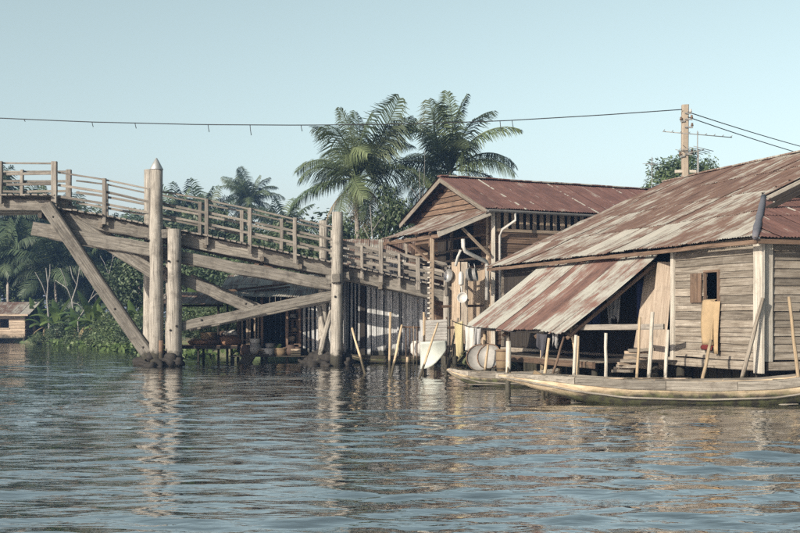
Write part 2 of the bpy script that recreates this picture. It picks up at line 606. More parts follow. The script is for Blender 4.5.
wr = np.random.RandomState(5)
xs = np.array(spaced(-600, 600, -11, 13, 0.095, 1.22))
yl = [-300, -200, -120, -70, -40, -24, -14, -8, -4, -2, 0, 1.5, 3, 4, 5]
y = 5.0
while y < 60:
    y += 0.006 * y + 0.012
    yl.append(y)
s = 0.45
while y < 600:
    s *= 1.25; y += s; yl.append(min(y, 600))
ys = np.array(yl)
X, Y = np.meshgrid(xs, ys)
Z = np.zeros_like(X)
for i in range(110):
    lam = 0.22 * (7.5 ** wr.rand()) if i < 96 else 1.8 + 2.6 * wr.rand()
    th = wr.normal(math.radians(90 + 6), math.radians(16 + 12 / (lam + .35)))
    k = 2 * math.pi / lam
    amp = 0.0033 * lam ** .76 * (1 if i < 96 else .45)
    ph = wr.rand() * 6.283
    q = k * (X * math.cos(th) + Y * math.sin(th)) + ph
    keep = np.exp(-(Y / (44 * lam + 8)) ** 2) * np.exp(-(np.abs(X) / 60) ** 2) * (Y > 2)
    Z += amp * keep * (np.sin(q) + 0.25 * np.cos(2 * q))
patch = 0.75 + 0.3 * np.sin(X * .23 + Y * .11 + 1) * np.sin(Y * .31 - X * .13) + .15 * np.sin(X * .7 - Y * .6)
Z *= patch
nx, ny = len(xs), len(ys)
I = np.arange((nx) * (ny)).reshape(ny, nx)
Fq = np.stack([I[:-1, :-1], I[:-1, 1:], I[1:, 1:], I[1:, :-1]], -1).reshape(-1, 4)
wme = np_mesh('water', np.stack([X, Y, Z], -1).reshape(-1, 3), Fq)
wme.materials.append(water_mat())
wme.polygons.foreach_set('use_smooth', [True] * len(wme.polygons))
water = share('water', wme, None, Matrix.Identity(4))
water['kind'] = 'structure'

# ------------------------------------------------------------------ corrugated sheets
def iron_sheets(parent, M, origin, across, down, width, length, rows, sheet_w, mats, top=None, bottom=None, pitch=0.095, amp=0.013, sag=0.02, ragged=0.05, name='iron_sheet', ends=(0, 0)):
    """rows of corrugated sheets; origin/across/down in the frame M; top(a), bottom(a) cut each sheet across the roof"""
    across, down = Vector(across).normalized(), Vector(down).normalized()
    nz = across.cross(down)
    sgn = 1 if nz.z > 0 else -1
    cnt = max(1, round(width / sheet_w))
    sw = width / cnt
    for r in range(rows):
        for c in range(cnt):
            lo_a, hi_a = c * sw - .05, (c + 1) * sw + .05
            y0r = length * r / rows - (0.12 if r else 0)
            y1r = length * (r + 1) / rows + R.uniform(-ragged, ragged) * (1 if r == rows - 1 else .5)
            n = max(6, int((hi_a - lo_a) / pitch * 4))
            skew = R.uniform(-.02, .02)
            tilt = R.uniform(-.01, .012)
            mid = (lo_a + hi_a) / 2
            nr = 4
            v, f = [], []
            ok = False
            for j in range(nr + 1):
                for i in range(n + 1):
                    a = lo_a + (hi_a - lo_a) * i / n
                    t0 = max(y0r, top(a) if top else y0r)
                    t1 = min(y1r, bottom(a) if bottom else y1r)
                    if t1 > t0 + .02:
                        ok = True
                    t1 = max(t1, t0 + .002)
                    yy = t0 + (t1 - t0) * j / nr
                    z = amp * math.cos(2 * math.pi * a / pitch) + tilt * (i / n - .5) - sag * math.sin(math.pi * j / nr) * R.uniform(.4, 1)
                    if j == nr:
                        yy += R.uniform(-.012, .012)
                        z += R.uniform(-.008, .008)
                    v.append((a - mid + skew * (j / nr), yy, sgn * z))
            if not ok:
                continue
            for j in range(nr):
                for i in range(n):
                    a = j * (n + 1) + i
                    f.append((a, a + 1, a + n + 2, a + n + 1))
            o = Vector(origin) + across * mid + nz * sgn * (0.02 + (0.014 if c % 2 else 0) + 0.010 * (rows - 1 - r) + R.uniform(0, .012))
            ML = Matrix(((across.x, down.x, nz.x, o.x), (across.y, down.y, nz.y, o.y), (across.z, down.z, nz.z, o.z), (0, 0, 0, 1)))
            mats_r = mats[r] if isinstance(mats, list) else mats
            mk(name, v, f, mats_r, parent, M @ ML, True)


def lap_wall(parent, M, a, b, z0, z1, out, m, bh=0.19, gaps=(), name='board', th=0.028, drop=0.0):
    """horizontal lapped boards between plan points a and b; gaps: (s0,s1,zlo,zhi) openings along a->b; out: outward normal"""
    a, b, out = Vector((*a, 0)), Vector((*b, 0)), Vector((*out, 0)).normalized()
    Ln = (b - a).length
    d = (b - a) / Ln
    z = z0
    while z < z1 - .03:
        h = min(bh * R.uniform(.88, 1.12), z1 - z)
        spans = [(0, Ln)]
        for s0, s1, g0, g1 in gaps:
            if z + h * .5 > g0 and z + h * .5 < g1:
                ns = []
                for p, q in spans:
                    if s1 <= p or s0 >= q:
                        ns.append((p, q))
                    else:
                        if s0 > p + .05: ns.append((p, s0))
                        if s1 < q - .05: ns.append((s1, q))
                spans = ns
        for p, q in spans:
            w0, w1 = R.uniform(-.012, .012), R.uniform(-.012, .012)
            e = R.uniform(-.015, .015)
            up = (M.to_3x3() @ (Vector((0, 0, 1)) + out * -.16)).normalized()
            o = out * (th * .6 + R.uniform(0, .006))
            beam(name, M @ (a + d * (p + max(e, 0)) + o + Vector((0, 0, z + h / 2 + w0))), M @ (a + d * (q - max(-e, 0)) + o + Vector((0, 0, z + h / 2 + w1))), th, h * 1.04 * M.to_scale().x, m, parent, up=up, jit=.007, seg=5)
        z += h


def upright_wall(parent, M, a, b, z0, z1, m, bw=0.16, gap=0.0, th=0.025, name='board', skip=(), wob=.01, zvar=.03):
    a, b = Vector((*a, 0)), Vector((*b, 0))
    Ln = (b - a).length
    d = (b - a) / Ln
    s = 0
    nrm = M.to_3x3() @ Vector((d.y, -d.x, 0))
    while s < Ln - .03:
        w = min(bw * R.uniform(.8, 1.2), Ln - s)
        c = s + w / 2
        if not any(p < c < q for p, q in skip):
            e0, e1 = R.uniform(-wob, wob), R.uniform(-wob, wob)
            beam(name, M @ (a + d * (c + e0) + Vector((0, 0, z0 + R.uniform(-zvar, zvar)))), M @ (a + d * (c + e1) + Vector((0, 0, z1 + R.uniform(-zvar, zvar)))), w * .96 * M.to_scale().x, th, m, parent, up=nrm, jit=.004, seg=2)
        s += w + gap


# ------------------------------------------------------------------ the timber footbridge
BD = 43.0                                   # depth of the bridge's near side
BW = 2.4
bridge = thing('timber_footbridge', 'weathered grey timber footbridge on tall posts, sloping down to the shacks', 'bridge', (P(158, 365, BD).x, BD + BW / 2, 0))


def BX(px): return (px - CX) / FPX * BD
def BZ(py): return CAM_H + (HY - py) / FPX * BD


DECK = [(-160, 207), (56, 207), (105, 214.5), (150, 224), (188, 231), (262, 246.5), (336, 262.5), (428, 282), (452, 287)]


def deck_z(x, flat=False):
    px = x / BD * FPX + CX
    if px < 56:
        return BZ(194.5)
    for (a, b), (c, d) in zip(DECK, DECK[1:]):
        if a <= px <= c:
            return BZ(b + (d - b) * (px - a) / (c - a))
    return BZ(287)


x = BX(-235)
step = 0.0
while x < BX(449):
    w = R.uniform(.17, .23)
    z = deck_z(x + w / 2)
    sl = (deck_z(x + w) - deck_z(x)) if abs(deck_z(x + w) - deck_z(x)) < .2 else 0
    ov0, ov1 = (R.uniform(-.30, -.16) if R.random() < .55 else R.uniform(-.12, .02)), R.uniform(-.08, .08)
    up = Vector((-sl, 0, w)).normalized()
    beam('plank', (x + w / 2, BD - .06 + ov0, z - .03 + R.uniform(-.012, .012)), (x + w / 2, BD + BW + ov1, z - .03 + R.uniform(-.012, .012)), w * .93, .06, M_RAIL, bridge, up=up, seg=2)
    x += w + R.uniform(.012, .045)


def bb(name, a, b, dep, w, h, m=M_BRIDGE, seg=4):
    """bridge timber between two photo points in the plane at depth BD+dep (same real place for either side)"""
    return beam(name, (BX(a[0]), BD + dep, BZ(a[1])), (BX(b[0]), BD + dep, BZ(b[1])), w, h, m, bridge, seg=7, jit=.03)


for dep in (0.30, BW - .1):
    bb('stringer', (-235, 204), (58, 204.5), dep, .2, .42)
    for a, b in (((57, 215.5), (150, 232.5)), ((150, 232.5), (262, 255)), ((262, 255), (338, 271.5)), ((338, 271.5), (449, 296))):
        bb('stringer', a, b, dep, .2, .50)
bb('stringer', (-235, 204), (58, 204.5), BW / 2, .2, .42)
bb('stringer', (57, 216), (449, 296), BW / 2 + .02, .2, .40, M_PLANK)

# long raking timbers under the deck
for dep, k in ((-.02, 0), (BW - .25, 1)):
    bb('lower_chord', (33, 229), (160, 251), dep + .04, .22, .52)
    bb('lower_chord', (160, 254), (334, 285), dep + .05, .2, .46)
    bb('raking_brace', (64, 217), (160, 277), dep + .24, .22, .5)
    bb('raking_brace', (178, 277), (252, 309), dep + .2, .2, .42)
    bb('rising_brace', (178, 327), (334, 295), dep - .2 + .45 * k, .2, .37)
    if k == 0:
        bb('diagonal_strut', (48, 206), (152, 356), dep - .26, .42, .5)
        bb('diagonal_strut', (-178, 206), (-270, 356), dep - .26, .42, .5)
# cross timbers under the deck
for px, py in ((40, 213), (100, 222), (205, 243), (262, 256), (300, 264), (380, 284), (432, 295)):
    beam('cross_timber', (BX(px), BD + .0, BZ(py) - .1), (BX(px), BD + BW, BZ(py) - .1), .16, .2, M_PLANK, bridge)


def bpost(px, top, bot, dep, r, name='post', lean=0.0, m=M_POST, r1=None):
    return pole(name, (BX(px) + lean, BD + dep, BZ(bot)), (BX(px), BD + dep, BZ(top)), r * 1.04, (r1 or r * .9), m, bridge, n=12, seg=6, wob=r * .06)


pA = bpost(158.5, 171, 374, -.36, .27)
lathe('metal_cap', [(.255, 0), (.26, .03), (.14, .26), (.03, .45), (.0, .47)], M_CONE, pA, Matrix.Translation((BX(158.5), BD - .36, BZ(171) - .01)), n=14)
bpost(176.5, 230, 374, -.40, .29)
bpost(134.5, 161, 374, BW + .15, .25)
bpost(158, 235, 374, BW + .1, .24)
bpost(150, 262, 374, .8, .11, lean=-.1, m=M_BRIDGE)
bpost(167, 250, 374, 1.1, .17, lean=.1, m=M_BRIDGE)
bpost(163.8, 340, 374, -.52, .11, name='short_post', m=M_BROWN)
bpost(338, 213, 374, -.36, .23, lean=-.05)
bpost(319, 215, 374, BW + .1, .21)
bpost(331, 226, 374, BW - .3, .17)
bpost(447, 270, 374, .1, .14); bpost(447, 270, 374, BW - .1, .14)
bpost(432, 270, 374, BW - .1, .14)
for px in (-262, -280):
    bpost(px, 160, 380, -.36, .27); bpost(px, 165, 380, BW + .15, .25)
for px, py, dep in ((57, 218, -.5), (62, 225, -.5), (118, 309, -.5), (146, 347, -.5), (150, 240, -.66), (166, 247, -.66), (172, 262, -.72), (181, 262, -.72), (174, 330, -.72), (180, 326, -.72), (334, 283, -.62), (341, 283, -.62), (336, 297, -.62), (247, 304, -.36), (203, 320, -.36)):
    tube('bolt', [(BX(px), BD + dep + .08, BZ(py)), (BX(px), BD + dep, BZ(py))], .045, M_FOOT, bridge, 6)
# crossed props at the inner pier
pole('prop', (BX(315), BD + .3, BZ(374)), (BX(333), BD + .3, BZ(303)), .13, .10, M_POST, bridge)
pole('prop', (BX(332), BD + .55, BZ(374)), (BX(318), BD + .55, BZ(306)), .13, .10, M_POST, bridge)
for px, py, dep in ((152, 236, -.1), (167, 235, -.4), (337, 279, -.62), (346, 277, -.2), (330, 280, -.3)):
    beam('chock', (BX(px) - .14, BD + dep, BZ(py)), (BX(px) + .14, BD + dep, BZ(py) + .02), .2, .34, M_BRIDGE, bridge)


def rock(name, c, sx, sy, sz, m, parent=None, seed=0, sub=3, amp=.22, Mw=None):
    rr = random.Random(seed)
    bm = bmesh.new()
    bmesh.ops.create_icosphere(bm, subdivisions=sub, radius=1)
    ph = [rr.uniform(0, 6) for _ in range(9)]
    for v in bm.verts:
        p = v.co
        d = 1 + amp * (math.sin(p.x * 3.1 + ph[0]) * math.sin(p.y * 2.7 + ph[1]) + .6 * math.sin(p.z * 5 + p.x * 4 + ph[2]) * math.sin(p.y * 6 + ph[3]) + .35 * math.sin(p.x * 11 + ph[4]) * math.sin(p.y * 12 + ph[5]) * math.sin(p.z * 10 + ph[6]))
        v.co = Vector((p.x * sx * d, p.y * sy * d, p.z * sz * d))
    me = bpy.data.meshes.new(name)
    bm.to_mesh(me); bm.free()
    me.materials.append(m)
    me.polygons.foreach_set('use_smooth', [True] * len(me.polygons))
    return share(name, me, parent, Mw if Mw is not None else Matrix.Translation(Vector(c)))


rf = random.Random(4)
for cx, cy, nst in ((BX(163), BD - .3, 18), (BX(150), BD + BW, 7), (BX(328), BD + .1, 12), (BX(318), BD + BW, 6)):
    for i in range(nst):
        a, q = rf.uniform(0, 6.28), rf.uniform(.1, .72)
        z = rf.uniform(-.1, .34) * (1 - q * .6)
        rock('footing_stone', (cx + q * 1.1 * math.cos(a), cy + q * .85 * math.sin(a), z * 1.3), rf.uniform(.24, .42), rf.uniform(.22, .38), rf.uniform(.16, .30), M_FOOT, bridge, i + int(cy * 10), 3, .42)

# railings: three rails a side
def dk(px): return [b + (d - b) * (px - a) / (c - a) for (a, b), (c, d) in zip(DECK, DECK[1:]) if a <= px <= c][0]


for side, dep, sh in (('near', -.02, 0), ('far', BW - .02, -14)):
    ps = [-235, -175, -118, -58, 1, 54.5 + sh * .3]
    for px in ps:
        beam('rail_post', (BX(px), BD + dep, BZ(204)), (BX(px), BD + dep, BZ(161.5)), .13 if px < 50 else .22, .15, M_RAIL, bridge, up=(0, 1, 0))
    for a, b in zip(ps, ps[1:]):
        for off in (31.5, 21, 10.5):
            e = R.uniform(-.5, .5)
            beam('rail', (BX(a), BD + dep + .1, BZ(194.5 - off + e)), (BX(b), BD + dep + .1, BZ(194.5 - off - e)), .045, .10 if off < 30 else .065, M_RAIL, bridge, seg=3)
    ps = [57.5, 104.5, 151, 207, 250, 295, 338] if side == 'near' else [57.5, 90, 139, 189, 233, 275, 319, 338]
    for px in ps[1:]:
        beam('rail_post', (BX(px), BD + dep, BZ(dk(px) + 10)), (BX(px), BD + dep, BZ(dk(px) - 36)), .15, .13, M_RAIL, bridge, up=(0, 1, 0))
    for a, b in zip(ps, ps[1:]):
        for off in (35, 22.5, 11):
            e = R.uniform(-.6, .6)
            beam('rail', (BX(a), BD + dep + .1, BZ(dk(a) - off + e)), (BX(b), BD + dep + .1, BZ(dk(b) - off - e)), .045, .065 if off > 25 else .095, M_RAIL, bridge, seg=3)
    ps = [341, 362, 381, 399, 418, 446] if side == 'near' else [338, 370, 404, 446]
    for px in ps[1:]:
        beam('rail_post', (BX(px), BD + dep, BZ(dk(px) + 10)), (BX(px), BD + dep, BZ(dk(px) - (30 if px in (381, 404) else 22))), .17 if px in (381, 418) else .11, .14, M_RAIL, bridge, up=(0, 1, 0))
    for a, b in ((ps[0], ps[2]), (ps[2], ps[-1])):
        for off in (22, 13.5, 6):
            e = R.uniform(-.5, .5)
            beam('rail', (BX(a), BD + dep + .1, BZ(dk(a) - off + e)), (BX(b), BD + dep + .1, BZ(dk(b) - off - e)), .05, .12, M_RAIL, bridge, seg=3)

# ------------------------------------------------------------------ the hip-roofed house at the right
A1 = 18.5
H1 = frame((7.83, 24.5, 0), A1)                                     # eave corner; local x along the front, y along the canal side
h1 = thing('plank_house', 'grey plank stilt house with broad rusted hip roof and striped iron awning', 'house', (7.83, 24.5, 0), A1)
EZ, TAN = 3.6, 0.45
RX = 7.24                                                            # half width to the ridge
GX, GY = 3.0, 3.74                                                   # where the hip meets the gablet
cosr = 1 / math.sqrt(1 + TAN * TAN)
LS = RX / cosr
HL = 15.2                                                            # house length


def l1(x, y, z): return H1 @ Vector((x, y, z))


dn = Vector((-1, 0, -TAN)).normalized()
def cut_left(a):                 # a = distance along local y; hip below the gablet, verge above it
    if a < GY: return (RX - max(a, 0) * GX / GY) / cosr
    return 0.0


iron_sheets(h1, H1, (RX, 0, EZ + RX * TAN), (0, 1, 0), dn, HL, LS, 4, .72, [M_RUST, M_RUST, M_RUSTM, M_RUSTZ], top=cut_left, ragged=.07, sag=.03)
iron_sheets(h1, H1, (RX, 0, EZ + RX * TAN), (0, 1, 0), Vector((1, 0, -TAN)), HL, LS, 2, .9, M_RUST, top=cut_left)
# front hip face
GZ = EZ + GX * TAN
LF = math.hypot(GY, GZ - EZ)
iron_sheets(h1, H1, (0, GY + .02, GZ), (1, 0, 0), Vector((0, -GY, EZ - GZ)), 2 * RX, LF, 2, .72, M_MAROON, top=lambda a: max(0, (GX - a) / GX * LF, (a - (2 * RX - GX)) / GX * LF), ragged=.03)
# gablet: boards and barge boards
for i in range(10):
    w = (2 * RX - 2 * GX) * (1 - (i + .5) / 10)
    zz = GZ + (RX - GX) * TAN * (i + .5) / 10
    beam('gablet_board', l1(RX - w / 2, GY + .35, zz), l1(RX + w / 2, GY + .35, zz), .03, .2, M_DARKW, h1)
for s in (-1, 1):
    beam('barge_board', l1(RX + s * (RX - GX + .12), GY - .06, GZ - .14), l1(RX, GY - .06, EZ + RX * TAN - .06), .035, .2, M_PALE if s < 0 else M_BOARD, h1)
    # hip flashing, a dented strip of sheet lead
    hp = []
    for i in range(9):
        q = i / 8 * (GX + .05)
        hp.append(l1(q if s < 0 else 2 * RX - q, q * GY / GX, EZ + q * TAN + .01 + R.uniform(-.012, .012)))
    tube('hip_flashing', hp, [.08 + R.uniform(-.018, .018) for i in range(9)], M_LEAD, h1, 7)
beam('ridge_cap', l1(RX, GY - .1, EZ + RX * TAN + .07), l1(RX, HL + .05, EZ + RX * TAN + .05), .34, .05, M_RUST, h1, seg=8, jit=.012)
# fascia, rafters, purlins
beam('fascia', l1(.05, .02, EZ - .09), l1(.05, HL, EZ - .07), .035, .10, M_BROWN, h1, seg=8, jit=.012)
beam('fascia', l1(.02, .05, EZ - .09), l1(2 * RX, .05, EZ - .07), .035, .10, M_BROWN, h1, seg=6, jit=.012)
for i in range(19):
    yy = 2.6 + i * .68
    beam('rafter', l1(.1, yy, EZ - .02), l1(RX, yy, EZ + (RX - .1) * TAN - .02), .06, .12, M_DARKW, h1, seg=1)
    beam('rafter', l1(2 * RX - .1, yy, EZ - .02), l1(RX, yy, EZ + (RX - .1) * TAN - .02), .06, .12, M_DARKW, h1, seg=1)
# walls
FL = .86
WX = .42
lap_wall(h1, H1, (WX, .42), (WX, 3.42 + .42), FL, EZ + .08, (-1, 0), M_BOARD, .19, gaps=((1.5, 2.02, 2.18, 2.92),))
lap_wall(h1, H1, (WX, .42), (2 * RX - .42, .42), FL, EZ + .05, (0, -1), M_BOARD, .19)
lap_wall(h1, H1, (2 * RX - .42, .42), (2 * RX - .42, HL - .4), FL, EZ + .05, (1, 0), M_BOARD, .3)
lap_wall(h1, H1, (WX, HL - .4), (2 * RX - .42, HL - .4), FL, EZ + .05, (0, 1), M_BOARD, .3)
for i in range(10):
    w = (2 * RX - 1) * (1 - (i + .6) / 10)
    beam('gable_board', l1(RX - w / 2, HL - .35, EZ + .15 + i * .3), l1(RX + w / 2, HL - .35, EZ + .15 + i * .3), .03, .31, M_BOARD, h1)
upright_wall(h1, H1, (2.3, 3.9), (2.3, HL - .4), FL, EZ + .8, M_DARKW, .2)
upright_wall(h1, H1, (WX + .1, 5.6), (WX + .1, HL - .4), FL, EZ + .05, M_DARKW, .2)  # dark boards added to close the veranda back into deep shade
upright_wall(h1, H1, (1.1, .6), (1.1, HL - .5), -.3, FL - .05, M_DARKW, .3, gap=.04, name='underfloor_backing')  # dark backing added for the underfloor shade, continuing planks under the wall
upright_wall(h1, H1, (1.1, .8), (2 * RX - .6, .8), -.3, FL - .05, M_DARKW, .3, gap=.05, name='underfloor_backing')
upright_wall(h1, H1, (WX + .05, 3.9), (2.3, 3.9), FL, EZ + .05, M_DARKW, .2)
# frame posts and trims
beam('corner_post', l1(WX - .05, .36, FL - .28), l1(WX - .05, .36, EZ), .10, .30, M_PALE, h1, up=H1.to_3x3() @ Vector((0, 1, 0)))
beam('corner_board', l1(WX + .18, .36, FL - .02), l1(WX + .18, .36, EZ), .24, .07, M_PALE, h1, up=H1.to_3x3() @ Vector((0, 1, 0)))
beam('door_post', l1(WX - .06, 3.86, FL - .2), l1(WX - .06, 3.86, EZ), .10, .14, M_PALE, h1, up=H1.to_3x3() @ Vector((0, 1, 0)))
beam('sill_beam', l1(WX - .02, .5, FL - .13), l1(WX - .02, HL - .5, FL - .13), .14, .2, M_BOARD, h1, seg=6)
beam('sill_beam', l1(.6, .40, FL - .13), l1(2 * RX - .4, .40, FL - .13), .14, .2, M_BOARD, h1, seg=6)
for i in range(16):
    xx = .9 + i * .85
    beam('floor_plank', l1(xx, .5, FL - .01), l1(xx, HL - .5, FL - .01), .84, .04, M_DARKW, h1, seg=2)
for xx in (.55, 4.2, 8, 11.8):
    for yy in (.55, 3.8, 7, 11, HL - .5):
        pole('stilt', l1(xx, yy, -1.7), l1(xx, yy, FL - .03), .12, .11, M_DARKW, h1)
# window in the canal-side wall: frame, dark boarded inside, opened shutter
wn_ = beam('window_frame', l1(WX - .05, 1.92 - .03, 2.16), l1(WX - .05, 2.44 + .03, 2.16), .07, .06, M_BROWN, h1)
beam('jamb', l1(WX - .05, 1.90, 2.16), l1(WX - .05, 1.90, 2.94), .07, .06, M_BROWN, wn_)
beam('jamb', l1(WX - .05, 2.46, 2.16), l1(WX - .05, 2.46, 2.94), .07, .06, M_BROWN, wn_)
beam('head', l1(WX - .05, 1.87, 2.95), l1(WX - .05, 2.49, 2.95), .07, .06, M_BROWN, wn_)
for i in range(3):
    beam('shutter', l1(WX - .09, 2.55 + .16 * i + .08, 2.2), l1(WX - .09, 2.55 + .16 * i + .08, 2.92), .15, .025, M_BROWN, h1, up=H1.to_3x3() @ Vector((-1, 0, 0)))

# awning over the canal-side veranda
AT, AB = .35, -2.34                                                  # local x of its upper and lower edge
ATZ, ABZ = 3.46, 1.47
ad = Vector((AB - AT, 0, ABZ - ATZ))
iron_sheets(h1, H1, (AT, 4.6, ATZ), (0, 1, 0), ad, 6.9, ad.length, 1, .62, M_AWN, sag=.05, ragged=.15, amp=.017, name='awning_sheet', bottom=lambda a: ad.length + .05 - .22 * max(0, a - 4.5) / 2 + .07 * math.sin(a * 2.3) + .05 * math.sin(a * 9.7))
for t in (.06, .36, .68, .95):
    p = Vector((AT, 4.62, ATZ)) + ad * t + Vector((0, 0, -.13))
    beam('purlin', H1 @ p, H1 @ (p + Vector((0, 6.8, .06))), .06, .08, M_DARKW, h1, seg=6)
for yy in (4.75, 6.6, 8.8, 11.1):
    beam('awning_rafter', l1(AT, yy, ATZ - .24), l1(AB + .15, yy, ABZ - .16), .07, .09, M_BROWN, h1)
for yy, xx in ((6.6, AB + .35), (8.8, AB + .35), (10.7, AB + .4)):
    pole('awning_post', l1(xx, yy, -1.6), l1(xx, yy, ABZ + .12), .055, .05, M_BAMBOO if yy != 8.8 else M_BOARD, h1)
# veranda deck on stilts
for i in range(12):
    xx = -1.95 + i * .2
    beam('veranda_plank', l1(xx, 3.6, .74), l1(xx, 11.6, .74 + R.uniform(-.01, .01)), .19, .04, M_BOARD if i < 2 else M_DARKW, h1, seg=3)
beam('veranda_edge', l1(-2.06, 3.55, .66), l1(-2.06, 10.85, .66), .08, .16, M_BROWN, h1, seg=6)
for xx in (-1.9, -.2):
    for yy in (3.8, 6, 8.2, 10.5):
        pole('stilt', l1(xx, yy, -1.7), l1(xx, yy, .7), .09, .08, M_DARKW, h1)
beam('veranda_rail', P(566, 327.5, 28.9), P(664, 326.5, 26.9), .07, .14, M_RAIL, h1, seg=5)
pole('rail_post', Vector((P(566, 327, 28.9).x + .25, 28.65, .6)), P(571, 324, 28.65), .05, .045, M_BAMBOO, h1)
# leaning plywood sheets closing the veranda's end
for px0, px1, py0, py1, d in ((639, 656, 368, 262, 29.6), (655, 672, 369, 262, 29.0)):
    a, b = P(px0 - 8, py0, d - .5), P(px0 + (8 if px0 < 650 else 3), py1, d)
    beam('wall_panel', a + Vector((.2, 0, 0)), b + Vector((.2, 0, 0)), .02, .42, M_PLY, h1, up=(1, -.35, 0), jit=.008)

# ------------------------------------------------------------------ the gabled house in the middle
A2 = 26.06
O2 = (3.56, 42.18, 0)
K2 = 1.148
H2 = frame(O2, A2) @ Matrix.Translation((0, 0, -.266)) @ Matrix.Scale(K2, 4)       # the plan below is drawn at 1 / K2 of its size
h2 = thing('gabled_house', 'tall brown plank house with maroon iron gable roof and porch by the bridge end', 'house', O2, A2)


def l2(x, y, z): return H2 @ Vector((x, y, z))


D2, L2 = 5.74, 8.6
E2, RZ2 = 5.4, 6.78
T2 = (RZ2 - E2) / (D2 / 2 + .36)
SL = math.hypot(D2 / 2 + .36, RZ2 - E2)
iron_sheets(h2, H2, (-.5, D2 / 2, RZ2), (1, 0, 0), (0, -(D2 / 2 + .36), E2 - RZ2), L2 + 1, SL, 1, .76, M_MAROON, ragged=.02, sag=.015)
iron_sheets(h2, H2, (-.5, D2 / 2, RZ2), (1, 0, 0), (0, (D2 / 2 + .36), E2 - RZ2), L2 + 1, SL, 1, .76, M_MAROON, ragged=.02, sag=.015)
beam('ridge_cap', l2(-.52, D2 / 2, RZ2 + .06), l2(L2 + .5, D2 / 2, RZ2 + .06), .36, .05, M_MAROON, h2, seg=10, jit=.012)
for s in (-1, 1):
    yy = D2 / 2 + s * (D2 / 2 + .36)
    beam('barge_board', l2(-.48, yy, E2 - .10), l2(-.48, D2 / 2, RZ2 - .08), .04, .19, M_BOARD, h2, seg=5)
    beam('barge_board', l2(L2 + .45, yy, E2 - .10), l2(L2 + .45, D2 / 2, RZ2 - .08), .04, .19, M_TAN, h2, seg=5)
    for i in range(10):
        xx = -.25 + i * 1.0
        beam('rafter', l2(xx, yy, E2 - .08), l2(xx, D2 / 2, RZ2 - .08), .06, .1, M_DARKW, h2, seg=1)
    for t in (.25, .5, .75):
        beam('purlin', l2(-.45, D2 / 2 + s * (D2 / 2 + .36) * t, RZ2 - (RZ2 - E2) * t - .035), l2(L2 + .4, D2 / 2 + s * (D2 / 2 + .36) * t, RZ2 - (RZ2 - E2) * t - .035), .05, .05, M_DARKW, h2, seg=1)
# gable boards
nb = 7
for i in range(nb):
    z = 5.28 + i * .19
    half = max(.12, (RZ2 - z - .12) / T2)
    half = min(half, D2 / 2)
    beam('gable_board', l2(-.02, D2 / 2 - half, z), l2(-.02, D2 / 2 + half, z), .025, .195, M_BROWN, h2, up=H2.to_3x3() @ Vector((.14, 0, 1)))
# front wall: vents above, boards below
upright_wall(h2, H2, (.1, .0), (L2, .0), 4.78, 5.46, M_TAN, .15, gap=.13, name='vent_slat', th=.03, wob=.02)
upright_wall(h2, H2, (.1, .12), (L2, .12), 4.7, 5.46, M_DARKW, .3, name='vent_backing')
beam('wall_plate', l2(0, -.03, 4.74), l2(L2, -.03, 4.74), .06, .12, M_TAN, h2, seg=6)
lap_wall(h2, H2, (.0, 0), (L2, 0), .95, 4.7, (0, -1), M_BROWN, .17)
lap_wall(h2, H2, (L2, 0), (L2, D2), .95, 5.5, (1, 0), M_BROWN, .3)
lap_wall(h2, H2, (0, D2), (L2, D2), .95, 5.5, (0, 1), M_BROWN, .3)
for i in range(8):
    beam('floor_plank', l2(.0, .4 + .7 * i, .93), l2(L2, .4 + .7 * i, .93), .69, .04, M_DARKW, h2, seg=1)
for xx in (.1, 3, 6, L2 - .1):
    for yy in (.1, D2 / 2, D2 - .1):
        pole('stilt', l2(xx, yy, -1.7), l2(xx, yy, .9), .12, .11, M_DARKW, h2)
# canal-side (gable) wall
beam('corner_post', l2(-.03, -.02, .3), l2(-.03, -.02, 5.4), .16, .16, M_PALE, h2, up=(0, 1, 0))
beam('corner_board', l2(-.05, .32, 1.0), l2(-.05, .32, 5.2), .13, .05, M_TAN, h2, up=H2.to_3x3() @ Vector((-1, 0, 0)))
upright_wall(h2, H2, (-.01, .1), (-.01, 2.75), .95, 3.55, M_TAN, .21)
beam('door_post', l2(-.03, 2.85, .5), l2(-.03, 2.85, 5.3), .13, .13, M_TAN, h2, up=(0, 1, 0))
beam('door_post', l2(-.03, 4.5, .5), l2(-.03, 4.5, 5.3), .13, .13, M_BROWN, h2, up=(0, 1, 0))
beam('door_leaf', l2(-.35, 2.95, 1.0), l2(-.35, 2.95, 3.3), .75, .04, M_BROWN, h2, up=H2.to_3x3() @ Vector((0, 1, 0)))
for z in (3.58, 3.85, 4.2, 4.62):
    beam('loft_rail', l2(-.05, .2, z), l2(-.05, D2 - .1, z), .05, .09, M_TAN if z in (3.85, 4.2) else M_BROWN, h2, seg=5)
upright_wall(h2, H2, (.0, 4.6), (.0, D2), .95, 3.55, M_BROWN, .2)
upright_wall(h2, H2, (.9, .1), (.9, D2 - .1), .95, 5.3, M_DARKW, .3)
lap_wall(h2, H2, (0, .1), (0, 1.3), 4.66, 5.3, (-1, 0), M_BROWN, .17)
lap_wall(h2, H2, (-.01, .1), (-.01, .75), 3.6, 4.66, (-1, 0), M_BROWN, .17)
